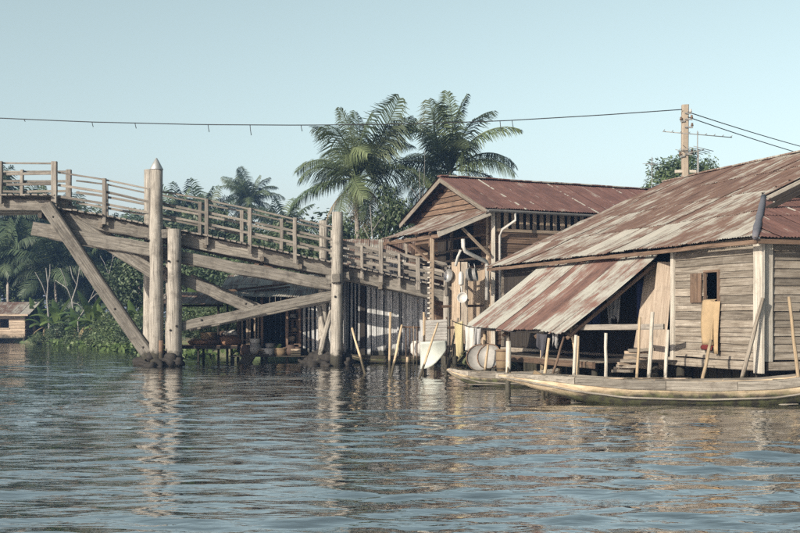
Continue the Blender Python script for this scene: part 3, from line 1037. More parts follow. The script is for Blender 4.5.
# porch roof on the gable side
PX0, PX1, PZ0, PZ1 = -.05, -2.3, 5.47, 4.58
pd = Vector((PX1 - PX0, 0, PZ1 - PZ0))
iron_sheets(h2, H2, (PX0, -.28, PZ0), (0, 1, 0), pd, 4.2, pd.length, 1, .7, M_RUST, ragged=.08, sag=.06, name='porch_sheet')
beam('porch_fascia', l2(-.3, -.30, PZ0 - .19), l2(PX1 + .05, -.30, PZ1 - .08), .04, .2, M_PALE, h2, seg=4)
beam('porch_beam', l2(-2.15, -.25, PZ1 - .12), l2(-2.15, 3.95, PZ1 - .12), .1, .14, M_BROWN, h2, seg=4)
for yy in (.3, 1.3, 2.3, 3.3):
    beam('porch_rafter', l2(-.1, yy, PZ0 - .1), l2(-2.25, yy, PZ1 - .05), .06, .09, M_DARKW, h2)
beam('brace', P(462, 228, 41.4), P(489, 255, 41.9), .08, .1, M_TAN, h2)
beam('porch_post', l2(-2.13, .33, -1.6), l2(-2.13, .33, PZ1 - .15), .17, .2, M_TAN, h2, up=(0, 1, 0), seg=8)
for i in range(17):
    z = 1.0 + i * .165
    beam('notch_strip', l2(-2.24, .25, z), l2(-2.24, .42, z), .03, .05, M_PALE, h2, seg=1)
beam('porch_brace', P(431, 263, 41.4), P(408, 241.5, 43.5), .07, .09, M_BROWN, h2)
beam('porch_hanger', P(406.5, 274, 43.5), P(406.5, 238, 43.5), .09, .09, M_BOARD, h2, up=(0, 1, 0))
beam('porch_brace', l2(-.05, 3.6, 3.6), l2(-2.1, 3.7, PZ1 - .15), .08, .09, M_BROWN, h2)
for i in range(9):
    beam('porch_plank', l2(-1.8 + i * .21, -.2, .9), l2(-1.8 + i * .21, 1.4, .9), .2, .04, M_DARKW, h2, seg=2)
for z in (1.5, 2.2):
    beam('porch_rail', l2(-2.1, .4, z), l2(-.1, .5, z + .05), .05, .1, M_BROWN, h2, seg=4)
# gutter and downpipe
gut = []
for i in range(9):
    a = math.pi * i / 8
    gut.append((-.085 * math.cos(a), -.085 * math.sin(a)))
v, f = [], []
for k, xx in enumerate((-.5, L2 + .4)):
    for q, s in ((gut, 1), (gut[::-1], .88)):
        v += [tuple(H2 @ Vector((xx, -.47 + y * s, E2 - .03 - .03 * k + z * s))) for y, z in q]
n = 18
f = [(i, (i + 1) % n, n + (i + 1) % n, n + i) for i in range(n)] + [tuple(range(n - 1, -1, -1)), tuple(range(n, 2 * n))]
mk('gutter', v, f, M_ZINC, h2, None)
tube('downpipe', [l2(.55, -.47, 5.3), l2(.55, -.47, 5.05), l2(.2, -.2, 4.75), l2(.16, -.13, 4.55), l2(.16, -.13, 1.9)], .05, M_PVC, h2, n=8)
# ------------------------------------------------------------------ shacks behind the bridge
SD = 46.7


def slats(parent, px0, px1, pyt, pyb, d, w, gap, m, name='slat', zvar=.05):
    x0, x1 = (px0 - CX) / FPX * d, (px1 - CX) / FPX * d
    zb, zt = P(0, pyb, d).z, P(0, pyt, d).z
    upright_wall(parent, Matrix.Identity(4), (x0, d), (x1, d), zb, zt, m, w, gap=gap, name=name, wob=.03, zvar=zvar, th=.03)


I4 = Matrix.Identity(4)
sa = thing('slat_shack', 'grey upright-slat shack standing over the water under the low bridge end', 'shack', (-.5, SD + 1.5, 0))
SA = 45.85
slats(sa, 366, 432, 268, 358, SA, .10, .010, M_SLAT)
slats(sa, 343, 361, 280, 358, SA + .05, .09, .07, M_SLAT)
for px, w in ((345, .12), (363, .2), (398, .08), (431, .14)):
    beam('frame_post', P(px, 372, SA - .06) + Vector((0, 0, -.9)), P(px, 266, SA - .06), w, .12, M_SLAT if px != 363 else M_DARKW, sa, up=(0, 1, 0))
for z in (.45, 2.0, 3.4):
    beam('girt', (P(343, 300, SA).x, SA + .09, z), (P(432, 300, SA).x, SA + .09, z), .06, .09, M_DARKW, sa)
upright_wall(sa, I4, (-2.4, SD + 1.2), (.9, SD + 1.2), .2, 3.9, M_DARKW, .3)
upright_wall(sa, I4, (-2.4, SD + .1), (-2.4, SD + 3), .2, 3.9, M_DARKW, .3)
for i in range(14):
    beam('floor_plank', (-2.5, SA - .25 + .21 * i, .16), (1.35 - .1 * i, SA - .25 + .21 * i, .16), .2, .05, M_DARKW if i > 1 else M_SLAT, sa, seg=2)
for xx in (-2.3, -1.1, .2, 1.2):
    pole('stilt', (xx, SA - .1, -1.7), (xx, SA - .1, .14), .08, .08, M_DARKW, sa)
iron_sheets(sa, I4, (-2.9, SD + 3.3, 5.35), (1, 0, 0), (0, -3.7, -1.5), 3.7, 4.0, 2, .7, M_RUSTM, ragged=.08, sag=.04)
for xx in (-2.6, -.9, .7):
    beam('rafter', (xx, SD + 3.2, 5.25), (xx, SD - .35, 3.8), .07, .1, M_DARKW, sa)

sb = thing('market_shack', 'low riverside shop shack with gapped slat walls and dark doorway', 'shack', (-5, SD + 1.5, 0))
slats(sb, 238, 262, 310, 354, SD, .085, .075, M_TAN)
slats(sb, 299, 333, 294, 360, SD, .10, .075, M_SLAT)
slats(sb, 286, 299, 296, 357, SD + .5, .12, .10, M_BROWN)
for px in (238, 262, 287, 300, 333):
    beam('frame_post', P(px, 372, SD - .05) + Vector((0, 0, -.9)), P(px, 296, SD - .05), .11, .11, M_BROWN, sb, up=(0, 1, 0))
for py in (318, 340):
    beam('girt', P(238, py, SD + .07), P(263, py, SD + .07), .05, .08, M_BROWN, sb)
    beam('girt', P(299, py, SD + .07), P(334, py, SD + .07), .05, .08, M_BROWN, sb)
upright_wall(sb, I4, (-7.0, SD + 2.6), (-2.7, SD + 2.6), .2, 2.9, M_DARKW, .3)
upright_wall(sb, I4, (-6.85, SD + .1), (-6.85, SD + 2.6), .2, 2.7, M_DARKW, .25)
for i in range(15):
    beam('floor_plank', (-7.1, SD - .45 + .21 * i, .25), (-2.7, SD - .45 + .21 * i, .25), .2, .05, M_DARKW if i > 1 else M_BROWN, sb, seg=2)
for xx in (-7, -5.6, -4.2, -2.9):
    pole('stilt', (xx, SD - .3, -1.7), (xx, SD - .3, .22), .08, .08, M_DARKW, sb)
iron_sheets(sb, I4, (-7.6, SD + 2.8, 3.75), (1, 0, 0), (0, -3.6, -1.05), 5.0, 3.75, 2, .72, M_RUSTZ, ragged=.12, sag=.06)
for xx in (-7.2, -5, -2.8):
    beam('rafter', (xx, SD + 2.7, 3.63), (xx, SD - .7, 2.65), .07, .1, M_DARKW, sb)
for a, b in (((226, 291), (287, 284)), ((232, 294), (290, 287))):
    beam('roof_batten', P(*a, SD + .1), P(*b, SD + .3), .12, .09, M_BROWN, sb)
# open market stage left of it
st = thing('market_stage', 'dark wooden landing table on thin legs beside the market shack', 'landing stage', (-8.6, SD, 0))
for i in range(6):
    beam('plank', (-10.6, SD - .5 + i * .26, .68), (-6.75, SD - .5 + i * .26, .68), .25, .05, M_BROWN, st, seg=3)
for xx in (-10.4, -9.4, -8.4, -7.2):
    for yy in (SD - .45, SD + .75):
        pole('leg', (xx, yy, -1.5), (xx, yy, .66), .06, .05, M_DARKW, st)
beam('side_rail', (-10.6, SD - .63, .62), (-6.75, SD - .63, .62), .04, .12, M_DARKW, st)
lt = thing('lean_to', 'dark sagging lean-to roof on poles over the landing table', 'lean-to', (-8.6, SD + 1, 0))
iron_sheets(lt, I4, (-10.3, SD + 2.4, 2.95), (1, 0, 0), (0, -2.8, -.55), 2.9, 2.85, 1, .72, M_RUST, ragged=.15, sag=.08)
for xx in (-10.1, -7.6):
    for yy in (SD - .2, SD + 2.2):
        pole('post', (xx, yy, -1.4), (xx, yy, 2.4 if yy < SD + 1 else 2.9), .05, .05, M_DARKW, lt)
beam('eave_beam', (-10.3, SD - .2, 2.36), (-7.4, SD - .2, 2.36), .08, .1, M_DARKW, lt)

# small house behind with a pale gable
hb = thing('pale_gable_house', 'small house with pale gable and red iron roof behind the bridge', 'house', (P(262, 300, 57).x, 57, 0))
hx = P(262, 300, 57).x
gz = P(0, 263, 57).z
upright_wall(hb, I4, (hx - 1.5, 57), (hx + 1.5, 57), .4, gz - 1.1, M_PALE, .3)
for i in range(6):
    hw = 1.5 * (1 - (i + .4) / 6)
    beam('gable_board', (hx - hw, 57, gz - 1.05 + i * .17), (hx + hw, 57, gz - 1.05 + i * .17), .03, .18, M_PALE, hb)
for s in (-1, 1):
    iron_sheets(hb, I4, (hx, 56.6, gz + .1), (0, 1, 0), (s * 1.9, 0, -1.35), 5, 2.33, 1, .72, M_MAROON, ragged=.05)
    beam('barge_board', (hx + s * 1.9, 56.58, gz - 1.27), (hx, 56.58, gz + .07), .04, .16, M_BROWN, hb)
    upright_wall(hb, I4, (hx + s * 1.5, 57), (hx + s * 1.5, 61.4), .4, gz - 1, M_BROWN, .35)
upright_wall(hb, I4, (hx - 1.5, 61.4), (hx + 1.5, 61.4), .4, gz - 1, M_BROWN, .35)

# ------------------------------------------------------------------ hut on the far bank
HD = 85.0
hut = thing('waterside_hut', 'small board hut with dark window and low iron roof on the far bank', 'hut', (P(-5, 340, HD).x, HD, 0))
hx0, hx1 = P(-52, 0, HD).x, P(25, 0, HD).x
hz0, hz1 = P(0, 338, HD).z, P(0, 315, HD).z
lap_wall(hut, I4, (hx0, HD), (hx1, HD), hz0, hz1, (0, -1), M_TAN, .24, gaps=((P(0, 0, HD).x - hx0, P(9, 0, HD).x - hx0, P(0, 328, HD).z, P(0, 319, HD).z),))
lap_wall(hut, I4, (hx1, HD), (hx1, HD + 4), hz0, hz1, (1, 0), M_BROWN, .3)
lap_wall(hut, I4, (hx0, HD), (hx0, HD + 4), hz0, hz1, (-1, 0), M_BROWN, .3)
lap_wall(hut, I4, (hx0, HD + 4), (hx1, HD + 4), hz0, hz1, (0, 1), M_BROWN, .3)
beam('window_frame', (P(-.5, 0, HD).x, HD - .06, P(0, 328.4, HD).z), (P(9.5, 0, HD).x, HD - .06, P(0, 328.4, HD).z), .06, .08, M_TAN, hut)
for xx in (hx0 + .1, hx1 - .1):
    for yy in (HD + .1, HD + 3.9):
        pole('stilt', (xx, yy, -1.5), (xx, yy, hz0 + .1), .1, .1, M_DARKW, hut)
for s in (-1, 1):
    iron_sheets(hut, I4, (hx0 - .6, HD + 2, hz1 + 1.0), (1, 0, 0), (0, s * 2.7, -1.0), hx1 - hx0 + 1.1, 2.88, 1, .75, M_RUSTZ, ragged=.05)
beam('eave_board', (hx0 - .5, HD - .66, hz1 + .0), (hx1 + .45, HD - .66, hz1 + .0), .04, .14, M_TAN, hut)
for xx in (hx0, hx1):
    for i in range(4):
        hw = 2.0 * (1 - (i + .5) / 4)
        beam('gable_board', (xx, HD + 2 - hw, hz1 + .1 + i * .2), (xx, HD + 2 + hw, hz1 + .1 + i * .2), .03, .2, M_BROWN, hut)

# ------------------------------------------------------------------ boats
def interp(tab, s):
    for (a, *p), (b, *q) in zip(tab, tab[1:]):
        if a <= s <= b:
            t = (s - a) / (b - a)
            t = t * t * (3 - 2 * t) * .35 + t * .65
            return [u + (w - u) * t for u, w in zip(p, q)]
    return list(tab[-1][1:])


def boat(name, label, loc, deg, L, tab, m_hull, m_top, n=26, thwarts=(.3, .5, .7), group=None):
    """tab rows: s, half beam, gunwale height, keel height"""
    Mb = frame(loc, deg)
    t = thing(name, label, 'boat', loc, deg, group)
    outer, inner = [], []
    for i in range(n + 1):
        s = i / n
        hb, zg, zk = interp(tab, s)
        H = zg - zk
        prof = [(hb, zg), (hb * 1.0, zg - .30 * H), (hb * .90, zg - .58 * H), (hb * .66, zg - .84 * H), (hb * .3, zg - .97 * H), (0, zk)]
        ring = [(s * L, -y_, z_) for y_, z_ in prof] + [(s * L, y_, z_) for y_, z_ in prof[-2::-1]]
        outer.append(ring)
        k = max(0.02, hb - .035) / max(hb, .001)
        pin = [(y_ * k, z_ if q == 0 else z_ + .03) for q, (y_, z_) in enumerate(prof)]
        inner.append([(s * L, -y_, z_) for y_, z_ in pin] + [(s * L, y_, z_) for y_, z_ in pin[-2::-1]])
    m = len(outer[0])
    v = [p for r in outer for p in r] + [p for r in inner for p in r]
    N = (n + 1) * m
    f = []
    for i in range(n):
        for k in range(m - 1):
            a = i * m + k
            f.append((a, a + 1, a + m + 1, a + m))
            f.append((N + a, N + a + m, N + a + m + 1, N + a + 1))
        a, b = i * m, i * m + m - 1
        f.append((a, a + m, N + a + m, N + a))
        f.append((b + m, b, N + b, N + b + m))
    for i in (0, n):
        for k in range(m - 1):
            a = i * m + k
            f.append((a, N + a, N + a + 1, a + 1) if i == 0 else (a, a + 1, N + a + 1, N + a))
        f.append(tuple(i * m + k for k in range(m))[::1 if i == 0 else -1])
    mk('hull', v, f, m_hull, t, Mb, True)
    # top strake planks standing proud of the hull, then the rubbing wale below
    for sd in (-1, 1):
        cuts = [0.02, .2, .44, .63, .83, .99]
        for a, b in zip(cuts, cuts[1:]):
            q = 8
            secs = []
            for i in range(q + 1):
                s = a + (b - a) * i / q - (.002 if i == q else 0)
                hb, zg, zk = interp(tab, s)
                H = zg - zk
                dz = R.uniform(-.004, .004)
                zb = zg - .27 * H
                secs.append([(s * L, sd * (hb - .05), zg + .022 + dz), (s * L, sd * (hb + .024), zg + .018 + dz), (s * L, sd * (hb + .03), zb), (s * L, sd * (hb + .004), zb - .004)])
            vv, ff = rings(secs)
            mk('gunwale_plank', vv, ff, m_top, t, Mb)
        pts, rad = [], []
        for i in range(n + 1):
            hb, zg, zk = interp(tab, i / n)
            H = zg - zk
            pts.append((i / n * L, sd * (hb * .91 + .012), zg - .56 * H))
            rad.append(.022)
        tube('wale', pts, rad, m_top, t, 6, Mb)
    for s in thwarts:
        hb, zg, zk = interp(tab, s)
        beam('thwart', Mb @ Vector((s * L, -hb + .05, zg - .07)), Mb @ Vector((s * L, hb - .05, zg - .07)), .24, .035, m_top, t)
    for i in range(5):
        yy = -.3 + .15 * i
        hb, zg, zk = interp(tab, .5)
        beam('floor_board', Mb @ Vector((L * .2, yy, zk + .16)), Mb @ Vector((L * .8, yy, zk + .16)), .14, .025, m_top, t)
    # stem deck at the bow
    v0 = [interp(tab, s) for s in (.015, .05, .09)]
    vv = []
    for s, (hb, zg, zk) in zip((.015, .05, .09), v0):
        vv += [Mb @ Vector((s * L, -hb, zg + .026)), Mb @ Vector((s * L, hb, zg + .026))]
    vb = [p - Vector((0, 0, .04)) for p in vv]
    ff = [(0, 1, 3, 2), (2, 3, 5, 4), (6, 8, 9, 7), (8, 10, 11, 9), (0, 2, 8, 6), (2, 4, 10, 8), (1, 7, 9, 3), (3, 9, 11, 5), (4, 5, 11, 10), (0, 6, 7, 1)]
    mk('bow_deck', vv + vb, ff, m_top, t, None)
    return t, Mb


TAB1 = [(0, .05, .60, .53), (.05, .20, .60, .42), (.12, .36, .59, .24), (.22, .50, .55, .02), (.35, .58, .49, -.14), (.55, .60, .46, -.18), (.72, .57, .49, -.14), (.86, .48, .60, .02), (.95, .40, .70, .26), (1, .36, .75, .40)]
boat1, MB1 = boat('sampan', 'long weathered wooden sampan moored in front of the plank house', (2.13, 24.02, 0), -1.0, 7.9, TAB1, M_HULL, M_BOATB, 30, (.22, .36, .5, .64, .78))
TAB2 = [(0, .05, .46, .40), (.06, .18, .44, .26), (.15, .32, .41, .1), (.3, .43, .37, -.06), (.55, .46, .35, -.1), (.8, .40, .38, -.04), (.94, .22, .45, .2), (1, .12, .5, .34)]
boat2, MB2 = boat('rowing_boat', 'short grey rowing boat tucked under the awning behind the sampan bow', (P(447, 0, 29.9).x, 29.9, 0), -7.0, 3.0, TAB2, M_HULL, M_BOATB, 20, (.35, .6))
TAB3 = [(s, a * .8, b * .8, c) for s, a, b, c in TAB2]
boat3, MB3 = boat('dugout', 'low dark dugout tied up beside the inner bridge footing', (P(344, 0, 45.4).x, 45.4, 0), 2.0, 3.6, TAB3, M_HULL, M_BROWN, 16, (.5,))
# things lying in the sampan
lathe('basket', [(.02, 0), (.13, 0), (.17, .08), (.18, .16), (.16, .17), (.13, .03), (.02, .02)], M_BASKET, None, MB1 @ Matrix.Translation((.85, 0, .47)) @ Matrix.Rotation(.5, 4, 'Y'))
tag(bpy.context.scene.objects['basket'], 'small woven basket lying in the bow of the long sampan', 'basket')

# ------------------------------------------------------------------ bamboo and mooring poles
def stick(label, px0, py0, px1, py1, d0, d1, r, m=M_BAMBOO, name='bamboo_pole', group=None, sink=.9):
    b, t_ = P(px0, py0, d0), P(px1, py1, d1)
    if sink:
        b = b + (b - t_).normalized() * sink
    o = pole(name, b, t_, r, r * .8, m, None, n=8, seg=6, wob=r * .18)
    return tag(o, label, 'pole', group)


stick('slanting bamboo pole in the water beside the inner bridge post', 365, 374, 352, 328, 36.4, 37.2, .045)
stick('upright bamboo pole in front of the slat shack', 389.5, 375, 390.5, 312, 35.7, 35.8, .05)
stick('bamboo pole leaning against the short crossbar', 391, 377, 402, 325, 34.8, 35.4, .05)
stick('short bamboo stake under the crossbar', 407.5, 378, 407.5, 357, 34.2, 34.2, .045)
stick('pale upright pole beside the grey woven mat', 424, 374, 424, 312, 36.2, 36.2, .055)
stick('thin bamboo pole slanting across the white tarpaulin', 419, 380, 438, 323, 33.2, 34.1, .04)
stick('thin grey pole slanting behind the tarpaulin towards the porch', 447, 372, 458, 318, 35, 35.4, .04, M_BOARD)
cb = thing('pole_rack', 'bamboo crossbar rack with thin upright rods by the shack', 'rack', P(411, 376, 35.6) * 1)
beam('crossbar', P(402, 327, 35.5), P(420, 327.5, 35.7), .05, .06, M_BROWN, cb)
for px in (406, 410, 413.5, 417):
    pole('rod', P(px, 374, 35.6) + Vector((0, 0, -.5)), P(px, 326, 35.6), .022, .018, M_TAN if px == 413.5 else M_BROWN, cb, n=6)
stick('stout white mooring pole at the sampan bow', 508, 392, 508.5, 341, 27.3, 27.3, .075, M_PALE, 'mooring_pole')
stick('short bamboo pole standing under the awning corner', 545, 372, 549, 338, 26.6, 26.6, .045)
stick('brown stick leaning under the awning corner', 553, 374, 564, 337, 26.4, 26.8, .035, M_BROWN)
stick('pale bamboo pole of the pair behind the sampan', 574, 376, 576, 335, 25.6, 25.6, .05, M_PALE)
stick('tan bamboo pole of the pair behind the sampan', 577.5, 376, 578, 336, 25.8, 25.8, .045)
stick('single white pole below the veranda rail', 606, 380, 606, 333, 25.3, 25.3, .045, M_PALE)
stick('tan pole crossing the veranda rail by the leaning panels', 637, 377, 640, 317, 25.8, 26.0, .04)
stick('tall pale pole crossing the veranda rail in front of the panels', 649, 381, 652.5, 312, 24.95, 25.1, .055, M_PALE)
stick('pale pole standing against the lower panel', 665.5, 378, 668, 330, 25.2, 25.4, .05, M_PALE)
stick('bamboo pole leaning below the yellow towel', 702.5, 380, 711, 340, 24.8, 25.3, .045)
stick('grey pole leaning on the white corner post', 742, 378, 763, 298, 24.55, 24.75, .055, M_BOARD)
stick('orange bamboo pole leaning on the house front', 799, 384, 789, 297, 24.2, 24.8, .045)

# ------------------------------------------------------------------ cloth, trays, pots under the eaves
def cloth(name, label, cat, p0, p1, hgt, m, fold=.04, waves=3, seed=1, taper=0.0, ragged=.06, group=None):
    rr = random.Random(seed)
    ph = [rr.uniform(0, 6) for _ in range(4)]
    p0, p1 = Vector(p0), Vector(p1)
    dirv = (p1 - p0)
    nn = Vector((dirv.y, -dirv.x, 0)).normalized()

    def fn(u, v):
        uu = .5 + (u - .5) * (1 - taper * v)
        hh = hgt * (1 + ragged * math.sin(7 * u + ph[0]) + ragged * .6 * math.sin(17 * u + ph[1]))
        w = fold * (.35 + v) * math.sin(waves * 2 * math.pi * u + ph[2] + .8 * v) + fold * .4 * math.sin(waves * 3.3 * math.pi * u + ph[3] + 2 * v)
        return p0 + dirv * uu + nn * w + Vector((0, 0, -hh * v - .02 * math.sin(math.pi * u) * (1 - v)))
    o = sheet_grid(name, fn, 18, 10, m, None, None, .008)
    return tag(o, label, cat, group)


# towel folded over the window sill
tw = thing('towel', 'yellow towel with red hem hung from the house window', 'towel', l1(WX - .1, 1.95, 1.1))


def towel_fn(y0, y1, top, bot, xo):
    def fn(u, v):
        return l1(WX - xo - .03 * math.sin(5 * u + 3 * v) - .02 * v, y0 + (y1 - y0) * u + .02 * math.sin(4 * v), top + (bot - top) * v)
    return fn


ff_ = sheet_grid('front_fold', towel_fn(2.40, 1.93, 2.24, 1.18, .16), 10, 10, M_TOWEL, tw, None, .012)
sheet_grid('side_fold', towel_fn(1.96, 1.78, 2.22, .97, .12), 6, 10, M_TOWEL, tw, None, .012)
sheet_grid('over_sill', lambda u, v: l1(WX - .16 + .2 * v, 2.40 - .47 * u, 2.24 + .03 * math.sin(math.pi * v)), 8, 4, M_TOWEL, tw, None, .012)
sheet_grid('red_hem', towel_fn(2.38, 1.94, 1.18, 1.06, .182), 8, 3, M_RED, ff_, None, .012)

cloth('shirt', 'ragged grey-white cloth hanging under the eave over the veranda', 'cloth', P(607, 291, 29.6), P(622, 287, 29.3), .85, M_GREYC, .06, 3, 4, .35, .16)
cloth('cloth', 'dark blue cloth hanging deep in the veranda by the panels', 'cloth', P(636, 281, 29.9), P(646, 280, 29.7), 1.0, M_BLUEC, .05, 2, 5, .1)
cloth('cloth', 'blue-grey cloth hanging beneath the awning edge', 'cloth', P(588, 306, 30.2), P(602, 300, 30), .6, M_BLUEC, .05, 2, 8, .2)
cloth('shirt', 'yellow shirt hanging at the end of the awning', 'shirt', P(455, 322, 33), P(463, 321, 32.8), 1.0, M_YELC, .05, 2, 6, .1)
cloth('cloth', 'white cloth hanging beside the yellow shirt', 'cloth', P(465, 326, 32.7), P(474, 326, 32.4), .75, M_WHITEC, .05, 2, 7, .05)
cloth('cloth', 'grey cloth hanging between white cloth and round trays', 'cloth', P(475, 328, 32.2), P(481, 328, 32.1), .5, M_GREYC, .04, 2, 9, .05)
# washing line under the awning edge
tag(tube('washing_line', [P(452, 321, 33), P(470, 327, 32.5), P(497, 329, 31.6), P(515, 333, 31)], .012, M_BLACK), 'thin dark washing line under the awning end', 'washing line')

# tarpaulin and mat on the porch corner
def tarp_fn(u, v):
    px = 420.5 + 26 * u
    top = 342 - 1.5 * u
    bot = 369 - 20 * u ** 2.2
    py = top + (bot - top) * v
    return P(px, py, 34.6 + .25 * math.sin(2.2 * v) * (1 - u) - .12 * math.sin(math.pi * u))


tag(sheet_grid('tarpaulin', tarp_fn, 12, 10, M_TARP, None, None, .02), 'pale greenish-white tarpaulin curving over the water below the woven mat', 'tarpaulin')
mt = thing('woven_mat', 'grey woven mat screen fixed above the white tarpaulin', 'mat', P(436, 342, 34.8))
for i in range(8):
    py = 320 + i * 2.85
    beam('strip', P(425.5, py + 1.6, 34.75), P(447, py + .6, 34.6), .02, .082, M_MAT, mt, seg=3)
for px in (426, 436, 446.5):
    pole('stay', P(px, 368, 34.9) + Vector((0, 0, -.9)), P(px, 317, 34.8), .03, .03, M_BROWN, mt, n=6)


def disc_tray(label, px, py, d, r, yaw, tilt, m=M_TRAY, name='tray', cat='tray'):
    Mt = Matrix.Translation(P(px, py, d)) @ Matrix.Rotation(math.radians(yaw), 4, 'Z') @ Matrix.Rotation(math.radians(90 - tilt), 4, 'X')
    t = thing(name, label, cat, P(px, py, d))
    lathe('dish', [(.0, -.03), (r * .6, -.025), (r * .93, .02), (r, .06), (r * 1.0, .075), (r * .9, .035), (r * .58, -.008), (0, -.01)], m, t, Mt, 26)
    tor = [(r * math.cos(a), r * math.sin(a), .07) for a in np.linspace(0, 2 * math.pi, 27)]
    tube('rim', tor, .018, M_BROWN if m is M_TRAY else m, t, 6, Mt)
    return t


disc_tray('big round grey tray with shiny patches leaning under the awning', 480, 358, 31.2, .37, -14, 12)
disc_tray('second round grey tray, half behind a stick, by the basket', 490, 357, 30.9, .35, -28, 16)
stick('short tan stick leaning on the second round tray', 485, 371, 488, 345, 30.4, 30.6, .04, sink=0)
bk = thing('tall_basket', 'tall brown wicker basket behind the mooring pole', 'basket', P(503, 372, 30.6))
Mk = Matrix.Translation(P(503, 371, 30.6))
lathe('body', [(.0, 0), (.17, 0), (.19, .2), (.2, .42), (.185, .6), (.17, .6), (.17, .1), (0, .05)], M_BASKET, bk, Mk)
for z in (.08, .3, .56):
    tube('band', [((.205) * math.cos(a), .205 * math.sin(a), z) for a in np.linspace(0, 2 * math.pi, 19)], .015, M_BROWN, bk, 5, Mk)


def pan(label, px, py, d, r, dep, yaw, m=M_ALU, handle=True, name='cooking_pot', tiltx=80):
    t = thing(name, label, 'pot', P(px, py, d))
    Mt = Matrix.Translation(P(px, py, d)) @ Matrix.Rotation(math.radians(yaw), 4, 'Z') @ Matrix.Rotation(math.radians(tiltx), 4, 'X')
    lathe('bowl', [(0, 0), (r * .85, 0), (r * .97, dep * .2), (r, dep), (r * 1.06, dep), (r * 1.06, dep * .95), (r * .96, dep * .94), (r * .9, dep * .15), (0, .02)], m, t, Mt, 22)
    if handle:
        tube('handle', [(0, r, dep * .8), (0, r * 1.25, dep * .85), (0, r * 1.7, dep * .8)], .014, m, t, 6, Mt)
    return t


pan('round aluminium pan with dark inside hung on the porch wall', 450, 276, 41.8, .24, .10, -55)
pan('aluminium pot hung right of the white can on the porch post', 468, 275, 41.2, .25, .13, 60)
pan('wide aluminium pot hung rightmost by the porch corner', 473, 275, 41.2, .24, .14, 75)
pan('white enamel bowl hung low on the porch wall', 463, 298, 41.2, .19, .10, -20, M_ENAMEL, False, 'enamel_bowl')
cn = thing('white_can', 'tall white can hung upright between the pans', 'can', P(461, 284, 41.2))
lathe('body', [(0, 0), (.09, 0), (.10, .05), (.10, .38), (.07, .46), (.05, .5), (0, .5)], M_ENAMEL, cn, Matrix.Translation(P(461, 285, 41.2)))
tube('spout', [P(461, 285, 41.2), P(461.5, 289, 41.2), P(462, 293, 41.2)], .03, M_ENAMEL, cn)
# hanging board the pots are fixed to, part of the gabled house
beam('pot_board', P(456, 320, 41.7) , P(456, 262, 41.7), .36, .04, M_TAN, h2, up=(-.5, -.85, 0))
beam('pot_board', P(464, 330, 41.6), P(464, 262, 41.6), .32, .04, M_BOARD, h2, up=(-.5, -.85, 0))
beam('shelf_rail', P(445, 266, 42.0), P(480, 270, 41.3), .05, .07, M_BOARD, h2)
dp = thing('drain_pipe', 'bent white drain pipe sticking out of the porch side', 'pipe', P(475, 256, 41.2))
tube('elbow', [P(463, 239, 40.9), P(463.2, 247, 40.9), P(465, 251, 40.9), P(476, 257, 41.2), P(486, 261.5, 41.5), P(487, 264, 41.55), P(487, 300, 41.6)], .075, M_PVC, dp, 10)
tube('stub', [P(460.5, 250, 40.9), P(458, 257, 40.9), P(455.5, 266, 40.9)], .055, M_PVC, dp, 10)
cloth('cloth', 'white cloth hanging from the porch post above the bridge end', 'cloth', P(402.5, 257, 43.4), P(407, 257, 43.4), .42, M_WHITEC, .03, 2, 21, .1)
cloth('cloth', 'small red cloth hanging beside the porch brace above the bridge end', 'cloth', P(411, 247, 43.3), P(415, 248, 43.3), .4, M_CLAY, .03, 2, 22, .1)
cloth('cloth', 'grey cloth hung on the far bridge railing near the porch', 'cloth', P(389, 262, 45.3), P(397, 264, 45.3), .4, M_GREYC, .03, 2, 23, .1)
cloth('cloth', 'dark cloth drooping from the awning rafters above the short poles', 'cloth', P(537, 333, 29.6), P(548, 334, 29.3), .5, M_DARKC, .05, 2, 24, .3, .2)
cloth('cloth', 'greyish rag hanging by the awning corner purlin', 'cloth', P(552, 331, 29.2), P(558, 332, 29.1), .35, M_GREYC, .04, 2, 25, .3, .2)
tag(tube('mooring_rope', [MB1 @ Vector((.25, 0, .63)), P(506.5, 377, 25.6), P(507.5, 372, 27.1), P(508, 366, 27.28)], .018, M_BASKET, None), 'slack rope from the sampan bow to the white mooring pole', 'rope')
pd_ = thing('paddle', 'wooden paddle lying across the sampan thwarts', 'paddle', MB1 @ Vector((3.0, .1, .5)))
tube('shaft', [MB1 @ Vector((2.2, .18, .50)), MB1 @ Vector((3.6, .05, .52))], .02, M_TAN, pd_)
beam('blade', MB1 @ Vector((3.58, .05, .52)), MB1 @ Vector((4.15, .0, .52)), .16, .02, M_TAN, pd_)
# firewood heap on the veranda end
rw = random.Random(8)
for i in range(9):
    y_ = 371 - 2.6 * i
    px = 614 + i * 1.8 + rw.uniform(-2, 2)
    o = beam('firewood', P(px, y_, 26.9 + rw.uniform(-.2, .2)), P(px + rw.uniform(18, 27), y_ + rw.uniform(-1, 1), 26.7 + rw.uniform(-.2, .2)), .11, .075, M_TAN if i % 2 else M_BOARD, None, seg=3, jit=.012)
    tag(o, 'rough plank in the heap stacked behind the sampan, below the veranda rail', 'plank', 'planks heaped on the veranda end')

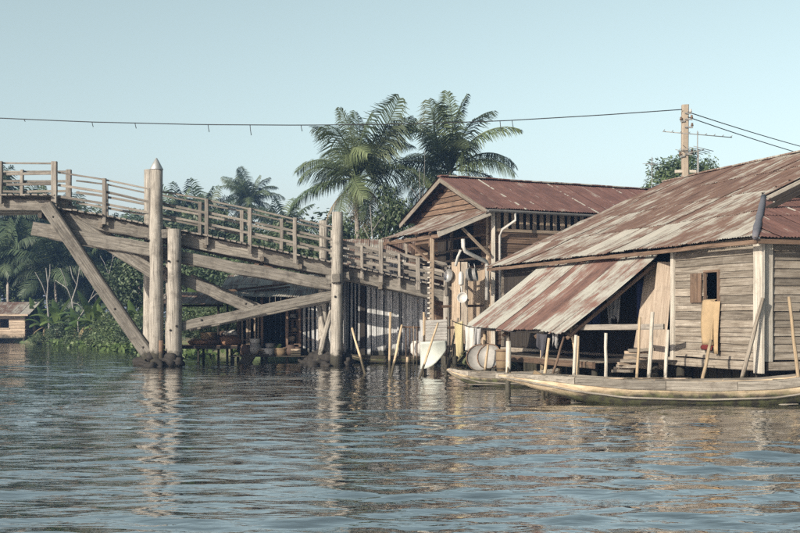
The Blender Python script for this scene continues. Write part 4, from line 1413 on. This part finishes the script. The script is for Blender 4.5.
def leaf_cloud(name, n, rx, ry, rz, seed, leaf, m, clumps=40, hollow=.55, flat=.75):
    rs = np.random.RandomState(seed)
    d = rs.normal(size=(clumps, 3)); d /= np.linalg.norm(d, axis=1)[:, None]
    rad = hollow + (1 - hollow) * rs.rand(clumps) ** .6
    lump = 1 + .22 * np.sin(d[:, 0] * 4 + seed) * np.cos(d[:, 1] * 3 + seed * 2)
    C = d * (rad * lump)[:, None] * np.array([rx, ry, rz])
    C[:, 2] = np.where(C[:, 2] < -flat * rz * .6, C[:, 2] * .6, C[:, 2])
    size = .20 + .20 * rs.rand(clumps)
    idx = rs.randint(0, clumps, n)
    off = rs.normal(size=(n, 3)); off /= np.linalg.norm(off, axis=1)[:, None]
    off *= (rs.rand(n) ** .5)[:, None] * size[idx][:, None] * np.array([rx, ry, rz]) * 1.05
    c = C[idx] + off
    nr = off / np.maximum(np.linalg.norm(off, axis=1), 1e-6)[:, None] + rs.normal(size=(n, 3)) * .7 + np.array([0, 0, .45])
    nr /= np.linalg.norm(nr, axis=1)[:, None]
    t = np.cross(nr, rs.normal(size=(n, 3))); t /= np.maximum(np.linalg.norm(t, axis=1), 1e-6)[:, None]
    b = np.cross(nr, t)
    s = leaf * (.6 + .8 * rs.rand(n))
    V = np.stack([c - t * s[:, None], c - b * s[:, None] * .45, c + t * s[:, None], c + b * s[:, None] * .45], 1).reshape(-1, 3)
    F = np.arange(4 * n).reshape(-1, 4)
    me = np_mesh(name, V, F)
    me.materials.append(m)
    return me, C


# ------------------------------------------------------------------ market goods
def blob(name, label, cat, px, py, d, sx, sy, sz, m, seed, group=None):
    o = rock(name, P(px, py, d) + Vector((0, 0, sz * .8)), sx, sy, sz, m, None, seed, 3, .16)
    return tag(o, label, cat, group)


def pot(name, label, px, py, d, s, m, cat='pot', kind=0, group=None):
    prof = [[(0, 0), (.16, 0), (.27, .12), (.30, .25), (.24, .38), (.19, .42), (.21, .46), (.18, .46), (.16, .40), (.0, .1)],
            [(0, 0), (.22, 0), (.27, .14), (.29, .28), (.31, .30), (.28, .30), (.2, .03), (0, .02)],
            [(0, .02), (.36, 0), (.36, .02), (.20, .05), (.19, .16), (.14, .2), (0, .21)]][kind]
    o = lathe(name, [(r * s, z * s) for r, z in prof], m, None, Matrix.Translation(P(px, py, d)))
    return tag(o, label, cat, group)


top_py = HY + (CAM_H - .71) / SD * FPX      # table top
pot('straw_hat', 'straw basket turned upside down on the landing table', 208, top_py - 4.2, SD - .1, 1.15, M_BASKET, 'basket', 1)
blob('sack', 'brown sack lying along the landing table edge', 'sack', 201, top_py, SD - .2, .5, .3, .14, M_SACK, 1)
blob('sack', 'reddish sack under the upside-down basket', 'sack', 214, top_py, SD - .1, .55, .35, .17, M_CLAY, 2)
blob('sack', 'bulky brown sack at the shack end of the landing table', 'sack', 229, top_py, SD - .1, .5, .35, .22, M_SACK, 3)
blob('sack', 'pale sack on top of the bulky brown sack', 'sack', 231, top_py - 9, SD, .3, .25, .14, M_WHITEC, 4)
blob('sack', 'small clay-red bundle behind the sacks', 'sack', 222, top_py - 7, SD + .2, .3, .25, .16, M_CLAY, 5)
fl_py = HY + (CAM_H - .28) / (SD - .3) * FPX
for i, (nm, lb, px, up, d, s, m, k, c) in enumerate([
        ('clay_jar', 'brown clay jar at the foot of the left slat wall', 246, 0, SD - .3, 1.0, M_CLAY, 0, 'jar'),
        ('clay_jar', 'grey clay jar with white lid before the left slat wall', 255, 0, SD - .25, 1.1, M_TRAY, 0, 'jar'),
        ('basin', 'white enamel basin balanced on the grey clay jar', 255, 11, SD - .25, .8, M_ENAMEL, 1, 'basin'),
        ('basin', 'stacked white basin in the dark doorway, lower one', 268, 0, SD - .3, 1.0, M_ENAMEL, 1, 'basin'),
        ('basin', 'small white bowl in the doorway on the lower basin', 270, 7, SD - .28, .7, M_TRAY, 1, 'basin'),
        ('basket', 'woven basket of greens by the doorway', 281, 0, SD - .3, 1.05, M_BASKET, 1, 'basket'),
        ('clay_jar', 'red clay jar right of the basket of greens', 291, 0, SD - .25, .95, M_CLAY, 0, 'jar'),
        ('enamel_pot', 'pale hat-shaped lid hung beside the doorway', 293, 38, SD + .3, .7, M_WHITEC, 2, 'lid'),
        ('straw_hat', 'straw hat hung lower beside the doorway', 295, 24, SD + .3, .8, M_BASKET, 2, 'hat'),
        ('basin', 'tan bowl on the shelf beside the doorway', 291, 14, SD + .3, .7, M_TAN, 1, 'bowl'),
        ('tin', 'bright white tin on the ledge of the slat shack', 368, 4, SD - .3, .55, M_ENAMEL, 1, 'tin'),
        ('clay_jar', 'pale jar beside the woven mat on the shack ledge', 419, 9, 37.0, 1.1, M_WHITEC, 0, 'jar')]):
    pot(nm, lb, px, fl_py - up if px < 400 else 356, d, s, m, c, k)
for k, (px, up_px, d, sz, lb) in enumerate(((281, 6.5, SD - .3, .34, 'heap of green leaves filling the basket by the doorway'), (275, 4, SD - .1, .25, 'small potted plant between basin and basket in the doorway'), (237, 4, SD - .45, .3, 'green plant hanging over the shack floor corner'))):
    me_, _c = leaf_cloud('greens', 260, sz, sz, sz * .7, 70 + k, .07, M_BANANA, 10)
    tag(share('greens', me_, None, Matrix.Translation(P(px, fl_py - up_px, d))), lb, 'plant')
for k, (px, d, w, h, lb) in enumerate(((264, SD - .4, .42, .26, 'slatted wooden crate before the dark doorway'), (296, SD - .45, .4, .3, 'slatted wooden crate beside the right slat wall'))):
    b0 = P(px, fl_py, d)
    cr = thing('crate', lb, 'crate', b0)
    for q in range(3):
        for sy in (-1, 1):
            beam('slat', b0 + Vector((-w / 2, sy * .14, .04 + q * h / 3)), b0 + Vector((w / 2, sy * .14, .04 + q * h / 3)), .02, h / 3 * .7, M_TAN, cr, seg=1)
        for sx in (-1, 1):
            beam('end_slat', b0 + Vector((sx * w / 2, -.14, .04 + q * h / 3)), b0 + Vector((sx * w / 2, .14, .04 + q * h / 3)), .02, h / 3 * .7, M_BROWN, cr, seg=1)
    beam('bottom', b0 + Vector((-w / 2, 0, .01)), b0 + Vector((w / 2, 0, .01)), .26, .02, M_BROWN, cr, seg=1)
rg = random.Random(31)
for i in range(16):
    px, d = 243 + 3.6 * i + rg.uniform(-1.5, 1.5), SD - .1 + rg.uniform(-.25, .7)
    k = rg.randrange(3)
    py = HY + (CAM_H - .275) / d * FPX
    if k == 2:
        blob('bundle', 'small dark bundle among the goods on the market shack floor', 'bundle', px, py, d, rg.uniform(.12, .24), .18, rg.uniform(.1, .2), rg.choice((M_SACK, M_GREYC, M_BASKET)), 40 + i, 'bundles on the market shack floor')
    else:
        pot('jar', 'small jar among the goods on the market shack floor', px, py, d, rg.uniform(.45, .85), rg.choice((M_CLAY, M_TRAY, M_BASKET, M_SACK)), 'jar', k, 'jars on the market shack floor')
beam('goods_shelf', P(287, 344, SD + .3), P(299, 344, SD + .3), .3, .03, M_BROWN, sb)
beam('goods_shelf', P(287, 333.5, SD + .3), P(299, 333.5, SD + .3), .3, .03, M_BROWN, sb)
beam('goods_shelf', P(287, 319.6, SD + .3), P(299, 319.6, SD + .3), .3, .03, M_BROWN, sb)
o = beam('paddle', P(243, 369, SD - .9) + Vector((0, 0, -.3)), P(259, 350, SD - .55), .06, .05, M_BAMBOO)
tag(o, 'bamboo paddle leaning on the market shack floor edge', 'paddle')
o = beam('washboard', P(242, 366, SD - .75) , P(251, 353, SD - .55), .5, .03, M_TAN, None, up=(-.3, -.8, .4))
tag(o, 'tan board leaning against the market shack floor', 'board')

# ------------------------------------------------------------------ utility pole, aerials, wires
UD = 45.0
up_ = P(685, 105, UD)
ut = thing('utility_pole', 'concrete utility pole behind the rusted roof with brackets and insulators', 'utility pole', (up_.x, UD, 0))
beam('shaft', (up_.x + .04, UD, 0), (up_.x, UD, up_.z), .26, .24, M_CONC, ut, up=(0, 1, 0), seg=6)
for py, w, side in ((113, .25, 1), (119, .3, 1), (127, .32, 1), (121, .18, -1), (154, .3, 1), (156, .22, -1)):
    a = P(685, py, UD - .16)
    br = beam('bracket', a, a + Vector((side * w, 0, -.02)), .05, .06, M_STEELG, ut)
    lathe('insulator', [(0, 0), (.05, 0), (.06, .05), (.035, .08), (.05, .12), (0, .14)], M_ENAMEL if py == 113 else M_BROWN, br, Matrix.Translation(a + Vector((side * w * .9, 0, .03))), 8)
beam('base_plate', P(675, 171.5, UD), P(696, 171.5, UD), .12, .12, M_PALE, ut)


def aerial(name, label, mast_top, mast_bot, boom0, boom1, els, d, el_dir, el_len, parent=None):
    t = thing(name, label, 'aerial', P(*mast_bot, d))
    tube('mast', [Vector((P(*mast_bot, d).x, d, .2)), P(*mast_top, d)], .02, M_STEELG, t)
    tube('boom', [P(*boom0, d), P(*boom1, d)], .018, M_STEELG, t)
    for k in range(els):
        c = P(boom0[0] + (boom1[0] - boom0[0]) * (k + .1) / (els - .8), boom0[1] + (boom1[1] - boom0[1]) * (k + .1) / (els - .8), d) + Vector((0, 0, .035))
        e = Vector(el_dir).normalized() * el_len * (1 - .04 * k)
        tube('element', [c - e, c + e], .014, M_STEELG, t, 5)
    return t


aerial('television_aerial', 'long television aerial with many short rods above the roof ridge', (697.5, 131), (697.5, 176), (663, 131.5), (732, 137.5), 9, 43.8, (.15, 1, .05), .38)
aerial('television_aerial', 'small television aerial low on the mast by the utility pole', (698.5, 149), (698.5, 176), (687, 153.5), (704, 149.5), 5, 43.5, (.9, .45, -.13), .6)
aerial('television_aerial', 'faint thin aerial over the gabled roof', (652, 157), (652, 178), (648, 164), (656, 165), 3, 60, (1, .3, .1), .35)


def wire(label, pts, r=.018, drops=()):
    t = thing('overhead_wire', label, 'wire', pts[0])
    tube('cable', pts, r, M_BLACK, t, 5)
    for p, l in drops:
        tube('tie', [p, p + Vector((.02, 0, -l * .5)), p + Vector((.05, 0, -l))], .014, M_BLACK, t, 4)
    return t


def lerp_px(tab, px):
    for (a, b), (c, d) in zip(tab, tab[1:]):
        if a <= px <= c:
            return b + (d - b) * (px - a) / (c - a)


W0 = [(-420, 92), (-200, 107), (0, 118.2), (90, 122), (200, 124.6), (300, 125.2), (400, 124.2), (500, 121), (600, 115.2), (682, 109.5)]
UW = UD - .2
pts = [P(px, lerp_px(W0, px), UW) for px in np.linspace(-420, 682, 46)]
wire('long slack wire with hanging ties crossing above the bridge and palms', pts, .02, [(P(px, lerp_px(W0, px), UW), l) for px, l in ((24, .1), (92, .2), (135, .22), (208, .3), (250, .42), (301, .25), (362, .16), (500, .42), (512, .28))])
pl = P(-420, 88, UW)
np_ = thing('utility_pole', 'concrete utility pole on the near left bank', 'utility pole', (pl.x, UW, 0))
beam('shaft', (pl.x, UW + .2, -.5), (pl.x, UW + .2, pl.z + .4), .26, .24, M_CONC, np_, up=(0, 1, 0), seg=6)
far = Vector((30.0, 66.5, 0))
for k, (py0, z1, lb) in enumerate(((112, 10.75, 'upper wire running right from the utility pole'), (117, 10.2, 'lower wire running right from the utility pole'))):
    a = P(688, py0, UD - .2)
    b = Vector((far.x, far.y, z1))
    pts = [a.lerp(b, t) + Vector((0, 0, -.2 * 4 * t * (1 - t))) for t in np.linspace(0, 1, 24)]
    wire(lb, pts, .02)
fp = thing('utility_pole', 'concrete utility pole farther along the wires', 'utility pole', (far.x, far.y, 0))
beam('shaft', (far.x, far.y + .2, 0), (far.x, far.y + .2, 11.4), .26, .24, M_CONC, fp, up=(0, 1, 0), seg=6)

# ------------------------------------------------------------------ palms
def frond_mesh(name, e0, droop, seed, L=1.0, pairs=74, width=.012, m=M_PALM, hang=.5):
    """frond of unit length in the local XZ plane, growing from the origin along +X"""
    rr = random.Random(seed)
    n = 14
    pts = [Vector((0, 0, 0))]
    tang = []
    sway = rr.uniform(-.12, .12)
    for i in range(n):
        t = (i + .5) / n
        a = e0 - droop * (t ** 1.6)
        d = Vector((math.cos(a), sway * t, math.sin(a)))
        d.normalize()
        tang.append(d)
        pts.append(pts[-1] + d * (L / n))
    tang.append(tang[-1])
    V, F = [], []

    def at(t):
        x = t * n
        i = min(int(x), n - 1)
        return pts[i].lerp(pts[i + 1], x - i), tang[i].lerp(tang[min(i + 1, n)], x - i).normalized()
    # rachis: three-sided taper
    base = len(V)
    for i in range(n + 1):
        r = .014 * (1 - i / n) + .002
        tn = tang[i]
        sd = Vector((0, 1, 0)).cross(tn).normalized()
        for k in range(3):
            a = 2 * math.pi * k / 3
            V.append(pts[i] + Vector((0, 1, 0)) * r * math.cos(a) + sd * r * math.sin(a))
    for i in range(n):
        for k in range(3):
            F.append((base + i * 3 + k, base + i * 3 + (k + 1) % 3, base + (i + 1) * 3 + (k + 1) % 3, base + (i + 1) * 3 + k))
    for k in range(pairs):
        for s in (-1, 1):
            t = .13 + .86 * (k + rr.uniform(0, .8)) / pairs
            if rr.random() < .05: continue
            p, tn = at(min(t, .999))
            ll = (.29 * math.sin(math.pi * min(1, t * .78 + .2)) ** .7 + .03) * rr.uniform(.82, 1.1) * L
            fw = .22 + .5 * t
            d1 = (Vector((0, s, 0)) * (1 - .35 * t) + tn * fw + Vector((0, 0, -hang * .3 + rr.uniform(-.12, .12)))).normalized()
            d2 = (d1 + Vector((0, 0, -hang * rr.uniform(1.0, 2.0)))).normalized()
            w = width * rr.uniform(.8, 1.2) * L
            side = tn
            q0, q1, q2 = p, p + d1 * ll * .5, p + d1 * ll * .5 + d2 * ll * .5
            b = len(V)
            V += [q0 - side * w * .35, q0 + side * w * .35, q1 - side * w * .5, q1 + side * w * .5, q2 - side * w * .1, q2 + side * w * .1]
            F += [(b, b + 1, b + 3, b + 2), (b + 2, b + 3, b + 5, b + 4)]
    me = np_mesh(name, np.array([tuple(v) for v in V]), np.array(F))
    me.materials.append(m)
    return me


KINDS = [(87, 30), (76, 62), (60, 80), (42, 86), (24, 80), (2, 68), (-30, 45)]
FR = [[frond_mesh('frond', math.radians(a), math.radians(b), 10 * i + j) for j in range(2)] for i, (a, b) in enumerate(KINDS)]
FRF = [frond_mesh('frond', math.radians(a), math.radians(b), 90 + i, pairs=40, width=.022, m=M_PALMF) for i, (a, b) in enumerate(KINDS[::1])]
DEADF = frond_mesh('dead_frond', math.radians(-35), math.radians(50), 77, m=M_DRYLEAF, pairs=50, hang=1.2)


def palm(label, base, top, flen, nf, seed, group=None, near=True, name='coconut_palm', bend=.6, spread=None, r=.15):
    rr = random.Random(seed)
    base, top = Vector(base), Vector(top)
    t = thing(name, label, 'palm tree', base, 0, group)
    pts, rad = [], []
    bx, by = rr.uniform(-bend, bend), rr.uniform(-bend, bend)
    nseg = 12 if near else 6
    for i in range(nseg + 1):
        u = i / nseg
        w = math.sin(math.pi * u)
        pts.append(base.lerp(top, u) + Vector((bx * w, by * w, 0)))
        rad.append((r * 1.35 if i == 0 else r * (1 - .35 * u)) * (1.0 if i % 2 else 1.06))
    tube('trunk', pts, rad, M_TRUNK, t, 9 if near else 6)
    a0 = rr.uniform(0, 6)
    for i in range(nf):
        u = i / (nf - 1)
        k = min(len(KINDS) - 1, int(u * len(KINDS) * .999))
        az = a0 + i * 2.39996 + rr.uniform(-.25, .25)
        L = flen * (rr.uniform(.86, 1.08) * (.8 + .25 * math.sin(math.pi * min(1, u * .8 + .15))))
        me = FR[k][rr.randrange(2)] if near else FRF[k]
        Mx = Matrix.Translation(top + Vector((0, 0, rr.uniform(-.12, .1)))) @ Matrix.Rotation(az, 4, 'Z') @ Matrix.Rotation(rr.uniform(-.6, .6), 4, 'X') @ Matrix.Scale(L, 4)
        share('frond', me, t, Mx)
    if near:
        for i in range(4):
            share('dead_frond', DEADF, t, Matrix.Translation(top + Vector((0, 0, -.15))) @ Matrix.Rotation(rr.uniform(0, 6.28), 4, 'Z') @ Matrix.Scale(flen * rr.uniform(.6, .8), 4))
        for i in range(7):
            a = rr.uniform(0, 6.28)
            c = top + Vector((.3 * math.cos(a), .3 * math.sin(a), -.3 - rr.uniform(0, .25)))
            lathe('coconut', [(0, -.15), (.08, -.12), (.125, 0), (.1, .1), (0, .15)], M_BANANA, t, Matrix.Translation(c), 8)
    return t


def gnd(px, d):
    x = (px - CX) / FPX * d
    return Vector((x, d, max(land_z(x, d), -.3) - .1))


palm('big coconut palm whose crown spreads above the inner bridge posts', gnd(378, 60), P(357, 179, 60), 4.7, 22, 21, r=.19)
palm('big coconut palm rising behind the gabled house roof', gnd(452, 63), P(450, 171, 63), 4.8, 21, 36, r=.19)
palm('small distant coconut palm standing above the bridge railing', gnd(252, 112), P(250, 203, 112), 3.9, 24, 45, r=.2)

# ------------------------------------------------------------------ broadleaf crowns
CROWNS = [leaf_cloud('crown', 9500, 1, 1, 1, 3 + i, .05, M_LEAF if i % 2 == 0 else M_LEAFD, 60) for i in range(5)]


def tree(name, label, base, height, rx, rz, seed, group=None, kind=None, ry=None, r=.16):
    rr = random.Random(seed)
    base = Vector(base)
    t = thing(name, label, 'tree', base, 0, group)
    c = base + Vector((rr.uniform(-.4, .4), rr.uniform(-.4, .4), height - rz * .85))
    tube('trunk', [base, base.lerp(c, .5) + Vector((rr.uniform(-.3, .3), 0, 0)), c], [r * 1.3, r, r * .5], M_BARK, t, 7)
    me, C = CROWNS[kind if kind is not None else rr.randrange(5)]
    ry = ry or rx
    az = rr.uniform(0, 6.28)
    Mx = Matrix.Translation(c) @ Matrix.Diagonal((rx, ry, rz, 1)) @ Matrix.Rotation(az, 4, 'Z')
    for q in C[:6]:
        e = Mx @ Vector(q * .8)
        s = base.lerp(c, rr.uniform(.45, .9))
        tube('limb', [s, s.lerp(e, .5) + Vector((0, 0, .15)), e], [r * .5, r * .3, r * .1], M_BARK, t, 5)
    share('crown', me, t, Mx)
    return t


tree('round_tree', 'dark round tree showing behind the utility pole and roof ridge', (P(688, 0, 70).x, 70, .4), P(0, 159, 70).z - .4, 2.1, 1.7, 3, kind=0)
tree('bank_tree', 'leafy tree hung with creepers beside the big palm trunk', gnd(392, 56), 6.9, 1.8, 2.6, 12, kind=2)
tree('bank_tree', 'leafy tree filling the gap left of the gabled house', gnd(330, 66), 6.8, 3.4, 2.6, 14, kind=1)
tree('bank_tree', 'bushy tree behind the middle of the bridge', gnd(292, 70), 6.3, 3.6, 2.8, 15, kind=0)
for i, (px, d, h, rx, rz) in enumerate([(140, 72, 5.6, 2.4, 2.5), (205, 78, 7.8, 3.2, 3.2), (232, 70, 5.4, 2.8, 2.4), (178, 92, 9.4, 3.6, 3.6), (120, 96, 8.2, 4.0, 3.4), (258, 84, 7.2, 3.4, 3.0), (72, 98, 7.6, 3.6, 3.2), (20, 100, 7.4, 4, 3.2), (-45, 98, 7, 4, 3), (312, 88, 6.6, 3.6, 3), (-110, 100, 8, 4.5, 3.4), (-180, 104, 9, 4.5, 3.8), (222, 100, 9.6, 4, 3.6)]):
    tree('bank_tree', 'round leafy tree in the thicket behind the hut and bare trees' if px < 150 else 'leafy tree showing through the bridge timbers above the shack roofs', gnd(px, d), h, rx, rz, 50 + i, 'trees behind the hut' if px < 150 else 'trees behind the bridge')
# hazy palm grove on the far bank
rp = random.Random(77)
grove = [(-130, 104, 222), (-85, 98, 236), (-40, 103, 224), (-5, 97, 214), (22, 104, 226), (48, 99, 238), (76, 106, 240), (100, 101, 252), (132, 108, 252), (12, 92, 262), (60, 91, 268), (-28, 93, 256), (98, 93, 275), (205, 106, 226), (178, 104, 232), (290, 104, 240)]
for i, (px, d, py) in enumerate(grove):
    palm('dark coconut palm in the hazy grove behind the hut' if px < 150 else 'coconut palm whose top peeks over the bridge deck', gnd(px, d), P(px + rp.uniform(-6, 6), py, d), rp.uniform(4.2, 5.0), 22, 200 + i, 'palms of the far bank grove' if px < 150 else 'palms peeking over the bridge', near=False, bend=.8)


# banana clumps
def banana_leaf(seed, e0, droop, m=M_BANANA):
    rr = random.Random(seed)
    V, F = [], []
    p = Vector((0, 0, 0))
    n = 9
    for i in range(n + 1):
        t = i / n
        a = e0 - droop * t ** 1.5
        w = .14 * math.sin(math.pi * min(1, .1 + t * .9)) ** .6 + .004
        if i == 0: w = .012
        dz = -.35 * w
        V += [(p.x, -w * rr.uniform(.85, 1.1), p.z + dz), (p.x, 0, p.z), (p.x, w * rr.uniform(.85, 1.1), p.z + dz)]
        p = p + Vector((math.cos(a), 0, math.sin(a))) / n
    for i in range(n):
        for k in range(2):
            F.append((i * 3 + k, i * 3 + k + 1, i * 3 + k + 4, i * 3 + k + 3))
    me = np_mesh('leaf', np.array(V), np.array(F))
    me.materials.append(m)
    return me


BL = [banana_leaf(i, math.radians(a), math.radians(b)) for i, (a, b) in enumerate(((80, 50), (65, 80), (45, 90), (25, 80)))]
BLD = banana_leaf(9, math.radians(-20), math.radians(70), M_DRYLEAF)


def banana(label, base, h, seed, group=None):
    rr = random.Random(seed)
    base = Vector(base)
    t = thing('banana_plant', label, 'banana plant', base, 0, group)
    top = base + Vector((rr.uniform(-.1, .1), 0, h * .5))
    tube('stem', [base, base.lerp(top, .5), top], [.13, .11, .07], M_DRYLEAF, t, 7)
    for i in range(9):
        L = h * rr.uniform(.5, .68)
        share('leaf', BL[min(3, i // 2)], t, Matrix.Translation(top) @ Matrix.Rotation(i * 2.4 + rr.uniform(-.3, .3), 4, 'Z') @ Matrix.Scale(L, 4))
    for i in range(3):
        share('dry_leaf', BLD, t, Matrix.Translation(top) @ Matrix.Rotation(rr.uniform(0, 6.28), 4, 'Z') @ Matrix.Scale(h * .4, 4))
    return t


for i, (px, d, h) in enumerate([(44, 82, 3.2), (58, 79, 3.6), (74, 76, 3.0), (92, 73, 3.8), (104, 71, 3.2), (120, 69, 2.8), (135, 67, 3.2), (34, 86, 3.0), (197, 62, 3.2), (215, 60, 2.8), (232, 59, 2.6)]):
    banana('broad-leaved banana plant growing at the feet of the bare trees' if px < 150 else 'banana plant growing behind the landing table', gnd(px, d), h, 300 + i, 'banana plants by the bare trees' if px < 150 else 'banana plants behind the landing table')
# low shrubs at the water edge
for i, (px, d, h, rx) in enumerate([(52, 80, 1.5, 1.5), (68, 77, 1.9, 1.4), (84, 74, 1.6, 1.4), (98, 71, 1.7, 1.5), (112, 68, 2.4, 1.6), (126, 66, 2.2, 1.7), (143, 64, 2.4, 1.6), (196, 59, 1.9, 1.5), (212, 57, 1.7, 1.4), (226, 56, 2.2, 1.5), (240, 55, 2.6, 1.5), (40, 88, 2.5, 2.0), (-20, 93, 2.5, 2.4), (-60, 94, 2.4, 2.2)]):
    t = thing('shrub', 'low green shrub overhanging the far bank waterline' if px < 150 else 'low green shrub on the bank behind the landing table', 'shrub', gnd(px, d), 0, 'shrubs along the far bank' if px < 150 else 'shrubs behind the landing table')
    me, C = CROWNS[i % 5]
    b = gnd(px, d)
    for k in range(4):
        e = b + Vector((R.uniform(-.6, .6) * rx, R.uniform(-.4, .4), h * .7))
        tube('stem', [b, b.lerp(e, .5), e], [.04, .03, .01], M_BARK, t, 5)
    share('foliage', me, t, Matrix.Translation(b + Vector((0, 0, h * .45))) @ Matrix.Diagonal((rx, rx * .8, h * .55, 1)) @ Matrix.Rotation(R.uniform(0, 6), 4, 'Z'))


# bare pale dead trees
def dead_tree(label, d, lines, r):
    t = thing('bare_tree', label, 'tree', gnd(lines[0][0][0], d))
    for i, ln in enumerate(lines):
        pts = [P(px, py, d + (.2 * i)) for px, py in ln]
        if i == 0: pts[0].z = gnd(ln[0][0], d).z
        n_ = len(pts)
        tube('trunk' if i == 0 else 'branch', pts, [r * .62 * (1 if i == 0 else .6) * (1 - .7 * k / (n_ - 1)) for k in range(n_)], M_DEAD, t, 7)


dead_tree('pale bare tree with forked trunk on the far bank', 80, [[(50, 341), (49, 320), (47, 300), (48, 285), (46, 268)], [(47, 298), (42, 284), (35, 272)], [(48, 285), (50, 274), (50, 264)]], .16)
dead_tree('white bare tree with crooked branches beside the grove', 78, [[(76, 338), (74, 318), (72, 300), (77, 285), (80, 266)], [(72, 300), (67, 288), (55, 280)], [(67, 288), (64, 276), (60, 268)], [(77, 285), (72, 275), (70, 266)], [(80, 270), (86, 262)]], .14)
dead_tree('thin bare tree bending right over the shrubs', 74, [[(80, 345), (78, 320), (84, 310), (90, 300), (95, 288)], [(84, 310), (78, 304), (70, 302)], [(90, 300), (96, 294), (104, 292)]], .10)
dead_tree('bare twiggy tree seen beneath the bridge stringers', 82, [[(112, 330), (110, 300), (109, 275), (113, 258), (112, 246)], [(109, 275), (104, 262), (100, 256)], [(113, 258), (120, 250), (124, 240)]], .09)
dead_tree('thin bare sapling left of the creeper tree, white trunk', 54, [[(377, 300), (376, 262), (372, 232), (370, 205)], [(374, 246), (368, 236), (363, 226)], [(372, 232), (380, 220), (386, 214)]], .09)
dead_tree('two thin pale stems rising before the right palm', 52, [[(420, 290), (419, 230), (420, 190), (419, 168)], [(420, 210), (424, 185), (425, 150)], [(419, 200), (413, 190), (408, 186)]], .05)

# water hyacinth at the bank and the far wood
rs = np.random.RandomState(9)
n = 5200
u = rs.rand(n)
bx = -23 + 13.5 * u
c = np.stack([bx + rs.normal(size=n) * .5, np.array([bank_y(v) for v in bx]) - 1.4 - 2.6 * rs.rand(n) ** 1.5 * (.5 + .8 * np.abs(np.sin(bx * .9))), .03 + .38 * rs.rand(n) ** 1.4], 1)
nr = rs.normal(size=(n, 3)) * .6 + np.array([0, -.4, 1.0]); nr /= np.linalg.norm(nr, axis=1)[:, None]
tt = np.cross(nr, rs.normal(size=(n, 3))); tt /= np.linalg.norm(tt, axis=1)[:, None]
bb_ = np.cross(nr, tt)
s_ = .10 + .09 * rs.rand(n)
Vh = np.stack([c - tt * s_[:, None], c - bb_ * s_[:, None] * .8, c + tt * s_[:, None], c + bb_ * s_[:, None] * .8], 1).reshape(-1, 3)
me = np_mesh('water_hyacinth', Vh, np.arange(4 * n).reshape(-1, 4))
me.materials.append(M_BANANA)
hy = share('water_hyacinth', me, None, I4)
hy['kind'] = 'stuff'
tag(hy, 'bright floating water plants along the far bank', 'water plants')

n = 26000
u = rs.rand(n)
fx = -150 + 330 * u
prof = 9.0 + 1.6 * np.sin(fx * .21) + 1.2 * np.sin(fx * .53 + 1) + .8 * np.sin(fx * 1.3)
c = np.stack([fx, 128 + 14 * rs.rand(n) + 6 * np.sin(fx * .4), .4 + (prof) * rs.rand(n) ** .75], 1)
nr = rs.normal(size=(n, 3)) * .6 + np.array([0, -.7, .8]); nr /= np.linalg.norm(nr, axis=1)[:, None]
tt = np.cross(nr, rs.normal(size=(n, 3))); tt /= np.linalg.norm(tt, axis=1)[:, None]
bb_ = np.cross(nr, tt)
s_ = .35 + .45 * rs.rand(n)
Vh = np.stack([c - tt * s_[:, None], c - bb_ * s_[:, None] * .5, c + tt * s_[:, None], c + bb_ * s_[:, None] * .5], 1).reshape(-1, 3)
me = np_mesh('distant_wood', Vh, np.arange(4 * n).reshape(-1, 4))
me.materials.append(M_LEAFD)
dw = share('distant_wood', me, None, I4)
dw['kind'] = 'stuff'
tag(dw, 'hazy distant wood beyond the far bank', 'wood')

# ------------------------------------------------------------------ haze
HZ = 0.0006
hv = [(x_, y_, z_) for z_ in (-3.0, 22.0) for x_, y_ in ((-640, -340), (640, -340), (640, 640), (-640, 640))]
hm = bpy.data.materials.new('haze_air')
hm.use_nodes = True
hn, hl = hm.node_tree.nodes, hm.node_tree.links
hn.clear()
pv = hn.new('ShaderNodeVolumePrincipled')
pv.inputs['Color'].default_value = (0.28, 0.52, 1.0, 1)
pv.inputs['Density'].default_value = HZ
pv.inputs['Anisotropy'].default_value = 0.0
ho = hn.new('ShaderNodeOutputMaterial')
hl.new(pv.outputs[0], ho.inputs['Volume'])
hz = mk('haze', hv, [(3, 2, 1, 0), (4, 5, 6, 7), (0, 1, 5, 4), (1, 2, 6, 5), (2, 3, 7, 6), (3, 0, 4, 7)], hm)
hz['kind'] = 'stuff'
tag(hz, 'pale bluish haze in the canal air', 'haze')
